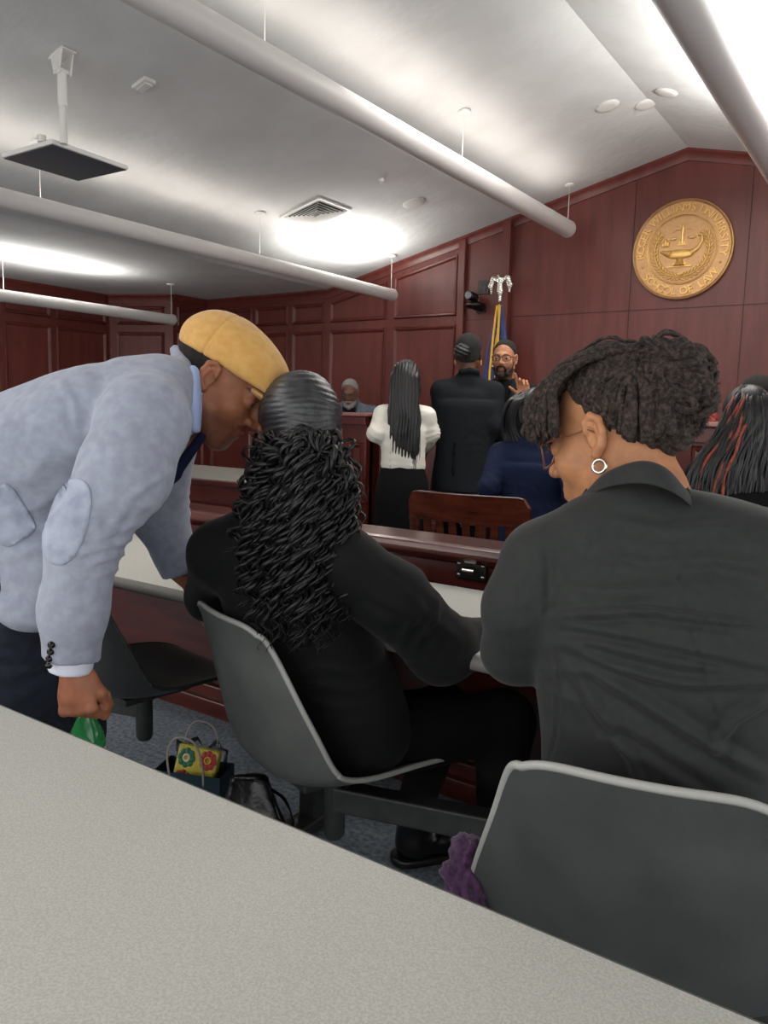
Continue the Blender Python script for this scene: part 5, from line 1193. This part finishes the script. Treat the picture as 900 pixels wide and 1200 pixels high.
hR = hand_mesh(wrR, C3(-.6, 0, .8), C3(0, -1, 0), -1, skin=SK3, s=.93); hL = hand_mesh(wrL, C3(.1, .0, 1), C3(0, -1, 0), 1, skin=SK3, s=.93)
body_mesh('body', [hd, hR, hL], per, B, SK3); eyes(hc, Rm, s, per)
L = HL(hc, Rm, s)
glasses(hc, Rm, s, per, mat('amber_glasses_frame', '7a4a3a', .3), w=.029, h=.026, thin=.0016)
MB().ring(L(-.080, -.008, -.044), .0095, .0024, 30, ax=L(-.080, .1, -.047)-hc+Rm[:, 0]*.6).build('hoop_earring', M['silver'], per, smooth=True)
# hair: close scalp, roots combed up, a knot of locs on the crown, fringe falling over the brow
F = Field().ell((0, -.022, .049), (.079, .100, .083)).ell((0, -.085, .02), (.055, .045, .065), k=.03)
F.cut((0, -.008, .022), (0, 1.35, -1), .008); F.cut((0, 0, -.055), (0, .2, -1)); F.cut((0, .07, 0), (0, 1, 0))
V, Q = F.mesh(.0035); hair = qmesh('hair', ((V*s)@Rm.T+hc, Q), M['hair_brown'], per, disp=lambda V, N: .002*np.sin(((V-hc)@Rm[:, 1])*420+5*pnoise(V, 20))+.003*pnoise(V, 60))
F = Field().ell((0, -.098, .068), (.056, .055, .046)).ell((.01, -.075, .052), (.06, .055, .046), k=.03).ell((0, -.112, .040), (.05, .045, .050), k=.03)
V, Q = F.mesh(.005); qmesh('bun_core', ((V*s)@Rm.T+hc, Q), M['hair_brown'], per, disp=lambda V, N: .010*pnoise(V, 40)+.005*pnoise(V, 90, 3))
rg = np.random.default_rng(11)
def loc(mb, c, r, n=26, wob=.0022, k=6):
    p = curve_pts([L(*q) for q in c], n); i = np.arange(n); ph = rg.uniform(0, 6.28, 3)
    p = p+wob*np.stack([np.sin(i*.8+ph[0]), np.sin(i*.95+ph[1]), np.sin(i*.7+ph[2])], 1); mb.tube(p, r*(1+.16*np.sin(i*2.1+ph[0]))*np.clip((n-i)/3., .35, 1), k)
mb = MB()
for i in range(64):                                # fringe
    a = rg.uniform(-1, 1); l = rg.uniform(0, 1); z1 = rg.uniform(-.005, .035)
    loc(mb, [(a*.03, -.085, .105), (a*.055, -.03, .124+.007*l), (a*.072, .030, .113-.02*l), (a*.080, .078-.01*abs(a), .080-.02*l), (a*.082, .100-.02*abs(a)+rg.uniform(-.01, .006), z1)], rg.uniform(.0036, .0055), 28)
for i in range(26):                                # locs falling past the temple on the near side
    l = rg.uniform(0, 1); y_ = rg.uniform(.025, .085); loc(mb, [(-.03, -.08, .115), (-.068, -.02+y_*.3, .112), (-.088, y_*.7+.01, .085), (-.090, y_+.01, .045), (-.086, y_+.016, rg.uniform(.008, .034))], rg.uniform(.0036, .005), 24)
mb.build('fringe_locs', M['hair_brown'], per, smooth=True, angle=180)
mb = MB()
for i in range(70):                                # roots combed up from nape, ear and temple
    t_ = i/69; ang = rg.uniform(-.2, 3.0); side = -1 if i % 4 else 1
    y0 = -.002-.105*min(1, ang/2.2); z0 = .05-.085*max(0, math.sin(min(ang, 1.9)))+.01; x0 = side*(.074-.035*max(0, (ang-1.2)/1.8))
    loc(mb, [(x0, y0, z0), (x0*1.04, y0*.8-.03, z0*.5+.055), (x0*.75, -.075, .080), (side*.015, -.085, .092)], rg.uniform(.0042, .0062), 18, .002)
mb.build('root_locs', M['hair_brown'], per, smooth=True, angle=180)
mb = MB()
for i in range(110):                               # the knot
    a, b = rg.uniform(0, 6.28), rg.uniform(-.9, 1.2); d1 = np.array([math.cos(a)*math.cos(b), math.sin(a)*math.cos(b), math.sin(b)]); c0 = np.array([0, -.099, .055])
    d2 = unit(d1+rg.normal(0, .55, 3)); d3 = unit(d2+rg.normal(0, .6, 3)); R1 = rg.uniform(.05, .066); pts = [c0+d1*.03, c0+d1*R1*[.95, 1, 1.05], c0+d2*(R1+rg.uniform(-.003, .010))*[.95, 1, 1.08], c0+d3*R1*.9]; loc(mb, pts, rg.uniform(.0042, .0065), 18, .003)
for i in range(9):                                 # loose ones standing up
    a = rg.uniform(-1, 1); loc(mb, [(a*.03, -.08, .103), (a*.05, -.03, .134+rg.uniform(0, .010)), (a*.06, .03, .130), (a*.07, .06, .112)], .0028, 20, .003)
mb.build('pinned_locs', M['hair_brown'], per, smooth=True, angle=180)
mb = MB()
for i in range(800):                               # flyaway frizz
    a, b = rg.uniform(0, 6.28), rg.uniform(-1.2, 1.3); d1 = np.array([math.cos(a)*math.cos(b), math.sin(a)*math.cos(b), math.sin(b)]); c0 = np.array([0, -.088, .040]); p0 = c0+d1*.062; d2 = unit(d1+rg.normal(0, .6, 3))
    loc(mb, [p0*[1, 1, 1], p0+d1*.008, p0+d2*rg.uniform(.010, .022)], .0006, 8, .0014, 3)
mb.build('frizz', M['hair_brown'], per)
F = Field()
F.loft([(pel+[0, 0, -.02], .205, .13, lat), (P(770, 985, 1.18), .19, .125, lat), (waist, .168, .115, lat), (P(772, 815, 1.14), .178, .12, lat), (chest, .195, .125, lat), (P(780, 665, 1.14), .19, .10, lat)], .05)
F.chain([shL, P(700, 628, 1.165), P(752, 612, 1.15), P(835, 632, 1.11), shR], [.060, .048, .052, .048, .060], .05)
F.chain([shL, P(612, 712, 1.20), elL], [.062, .055, .051], .03).chain([elL, wrL], [.050, .038], .02).chain([shR, elR, wrR], [.064, .054, .04], .03)
pk = [(P(690, 800, 1.05), C3(.6, 1, 0), .12, .075, .004), (P(640, 690, 1.1), C3(.9, .4, 0), .05, .04, .003)]
cr = [([(636, 722), (700, 719), (760, 716), (820, 724), (910, 734)], 6, 0.0180), ([(640, 737), (720, 750), (800, 768), (910, 792)], 6, -0.0150), ([(648, 748), (720, 782), (800, 802), (910, 800)], 7, 0.0165), ([(670, 772), (740, 815), (830, 872), (910, 915)], 9, 0.0150), ([(690, 650), (760, 662), (840, 656), (910, 668)], 9, 0.0090),
      ([(690, 606), (780, 622), (870, 615)], 8, 0.0075), ([(655, 760), (700, 830), (740, 890), (760, 940)], 8, 0.0120), ([(830, 890), (860, 845), (910, 815)], 8, 0.0150), ([(776, 580), (790, 640), (800, 700), (815, 760), (850, 880), (870, 940)], 2.2, -0.0045), ([(648, 745), (655, 800), (652, 860), (640, 900)], 2.5, -0.0060),
      ([(700, 850), (760, 880), (850, 935)], 8, -0.0120), ([(640, 640), (640, 680), (640, 730)], 4, -0.0090), ([(660, 690), (740, 694), (800, 688)], 8, 0.0075)]
JV3 = displaced(F.mesh(.0052), folds(.002, 8, pk, cr, 6)); j3 = qmesh('jacket', JV3, M['blazer_grey'], per)
# stand-up collar that folds down around the neck
cp = [P(687, 572, 1.19), P(704, 549, 1.14), P(735, 533, 1.10), P(760, 530, 1.08), P(783, 541, 1.075), P(806, 570, 1.10)]
cp = curve_pts(cp, 22); cb = curve_pts([P(674, 592, 1.18), P(707, 573, 1.125), P(742, 567, 1.075), P(770, 570, 1.05), P(797, 582, 1.05), P(820, 602, 1.08)], 22); inn = curve_pts([P(692, 588, 1.21), P(712, 568, 1.16), P(738, 556, 1.125), P(760, 554, 1.11), P(780, 562, 1.10), P(802, 590, 1.12)], 22)
V = np.concatenate([inn, cp, cb, cb+C3(0, .0, 1)*.006+C3(0, 1, 0)*.002, cp+C3(0, 1, .3)*.010]); n = 22
mb = MB(); mb.add(V, [(a*n+i, a*n+i+1, b*n+i+1, b*n+i) for a, b in ((0, 1), (1, 2), (2, 3), (3, 4), (4, 0)) for i in range(n-1)]+[(0, n, 2*n, 3*n, 4*n)[::-1], (n-1, 2*n-1, 3*n-1, 4*n-1, 5*n-1)])
co = mb.build('collar', M['blazer_grey'], j3, smooth=True, angle=180); sb = co.modifiers.new('soft', 'SUBSURF'); sb.levels = 2; sb.render_levels = 2
G = Field().chain([hipR, knR, anR+[0, 0, .02]], [.095, .072, .05], .04).chain([hipL, knL, anL+[0, 0, .02]], [.095, .072, .05], .04).loft([(pel+[0, 0, -.03], .17, .115, lat), (pel+[0, 0, .1], .15, .11, lat)], .04)
qmesh('trousers', G.mesh(.010), M['black_cloth'], per)
for a_ in (anR, anL):
    g = np.array([a_[0], a_[1], 0.]); S_ = Field().rc(g+[0, 0, .05], g+[0, .16, .035], .045, .032).rc(g+[0, 0, .05], g+[0, 0, .1], .042, .042).cut(g, (0, 0, -1)); qmesh('shoe', S_.mesh(.008), M['black_leather'], per)

# ================================================================ BAGS AND SCARF
g = P(228, 905, 2.22); g = np.array([g[0], g[1], 0.]); yw_ = math.radians(22)
Rg = np.array(Matrix.Rotation(yw_, 3, 'Z'))
bag = thing('gift_bag', g, 'teal paper carrier bag with floral wrapped item beside the empty chair', 'bag')
M['bag_teal'] = mat('teal_paper', '14323e', .5); M['bag_in'] = mat('bag_lining', '2a2220', .7)
w, d, h = .095, .05, .24
V = [g+Rg@np.array(p) for p in [(-w, -d, 0), (w, -d, 0), (w, d, 0), (-w, d, 0), (-w-.005, -d, h), (w+.005, -d, h), (w+.005, d, h), (-w-.005, d, h), (-w-.003, -d+.002, h), (w+.003, -d+.002, h), (w+.003, d-.002, h), (-w-.003, d-.002, h), (-w+.002, -d+.002, .005), (w-.002, -d+.002, .005), (w-.002, d-.002, .005), (-w+.002, d-.002, .005)]]
MB().add(V, [(3, 2, 1, 0)]+[(i, (i+1) % 4, (i+1) % 4+4, i+4) for i in range(4)]+[(i+4, (i+1) % 4+4, (i+1) % 4+8, i+8) for i in range(4)]+[((i+1) % 4+12, i+12, i+8, (i+1) % 4+8)[::1] for i in range(4)]+[(12, 13, 14, 15)]).build('bag_body', M['bag_teal'], bag)
for sy in (-1, 1):
    mb = MB(); mb.tube(curve_pts([g+Rg@np.array(p) for p in [(-.05, sy*d*.95, h-.03), (-.055, sy*d*1.1, h+.05), (-.035, sy*d*1.2, h+.10), (.0, sy*d*1.2, h+.11), (.035, sy*d*1.2, h+.09), (.05, sy*d*1.1, h+.03), (.05, sy*d*.95, h-.03)]], 30), .0032, 6); mb.build('bag_handle', M['hair_grey'] if False else mat('cord', 'a39a94', .6), bag, smooth=True)
# floral wrapped item
M['floral'] = mat('floral_ground', 'c9c24a', .35, col2='b8a838', scale=30)
io = thing('wrapped_item', g+[0, 0, .1], 'item in yellow paper with big red, green and blue flowers, inside the carrier bag', 'gift')
ic = g+Rg@np.array([.01, -.01, .235]); Ri = Rg@np.array(Matrix.Rotation(math.radians(-18), 3, 'X'))@np.array(Matrix.Rotation(math.radians(6), 3, 'Y'))
MB().box(ic, (.125, .03, .13), Ri).build('package', M['floral'], io, bevel=.008)
fc = {'red': 'a8281f', 'grn': '1f6a42', 'blu': '173a6e', 'org': 'c8642a'}
for k, (a, b, c1, c2) in enumerate(((-.03, .03, 'grn', 'blu'), (.035, .035, 'red', 'org'), (-.03, -.03, 'red', 'grn'), (.03, -.035, 'blu', 'red'))):
    mb = MB()
    for j in range(8): an = j*math.pi/4; mb.ball(ic+Ri@np.array([a+.018*math.cos(an), -.0155, b+.018*math.sin(an)]), (.010, .0022, .010), 8, Ri)
    mb.build('flower', mat('petal_'+c1, fc[c1], .4), io, smooth=True)
    mb = MB(); mb.ring(ic+Ri@np.array([a, -.0175, b]), .009, .0028, 16, ax=Ri[:, 1]); mb.build('flower_eye', mat('petal_'+c2, 'd8a23a' if k % 2 else 'd9cbb0', .4), io, smooth=True)
# clear film sticking out
F = [];
V = []; n = 14
for i in range(n):
    for j in range(6): u_, v_ = i/(n-1), j/5; V.append(g+Rg@np.array([-.08+.16*u_, .03+.012*math.sin(u_*19)+.02*v_, .19+.10*v_+.014*math.sin(u_*14+v_*3)]))
film = MB().add(V, [(i*6+j, i*6+j+1, (i+1)*6+j+1, (i+1)*6+j) for i in range(n-1) for j in range(5)]).build('clear_wrap', mat('cellophane', 'e8ecee', .08, trans=.95, spec=.8), io, smooth=True, angle=180); so = film.modifiers.new('solid', 'SOLIDIFY'); so.thickness = .0008
# black handbag on the floor with a strap
g = P(298, 930, 1.98); g = np.array([g[0]-.02, g[1]+.02, 0.]); fr = np.array([.35, -.1, 0])
hb = thing('black_bag', g, 'soft black handbag on the carpet under the centre shell chair', 'bag')
lb = unit([.9, .35, 0])
F = Field().loft([(g+[0, 0, .02], .11, .055, lb), (g+[0, 0, .15], .10, .05, lb), (g+[-.02, 0, .30], .055, .025, lb)], .03).cut(g, (0, 0, -1)); qmesh('bag_body', F.mesh(.007), M['black_leather'], hb, disp=folds(.005, 12))
mb = MB(); a_ = P(322, 930, 1.93); mb.tube(curve_pts([P(318, 925, 1.94), P(334, 938, 1.92), P(343, 965, 1.92), P(345, 992, 1.95), P(342, 1010, 2.0)], 30), .006, 8, flat=.4); mb.build('strap', M['black_leather'], hb, smooth=True)
mb = MB(); mb.ring(P(345, 985, 1.945), .012, .002, ax=C3(0, 0, 1)); mb.build('buckle', M['silver'], hb, smooth=True)
# purple knitted scarf over the side of the lower right chair
M['purple'] = mat('purple_knit', '371b3a', .95, col2='55305a', scale=90, bump=.8, bscale=140, sheen=.3, bdist=.004)
sc = P(548, 1010, 1.20)
scf = thing('knitted_scarf', sc, 'plum purple chunky knitted scarf hanging off the lower right shell chair', 'scarf')
F = Field().loft([(P(556, 1000, 1.22), .030, .016, C3(1, .1, .2)), (P(544, 1030, 1.19), .034, .020, C3(1, .1, .2)), (P(546, 1075, 1.17), .030, .018, C3(1, .1, .3))], .02).rc(P(556, 1000, 1.22), P(585, 1003, 1.24), .024, .022, .02)
qmesh('knit', F.mesh(.0035), M['purple'], scf, disp=lambda V, N: .004*np.sin(V[:, 2]*330+4*pnoise(V, 30))*np.sin((V[:, 0]+V[:, 1])*260+3*pnoise(V, 25, 4))+.007*pnoise(V, 40, 2))
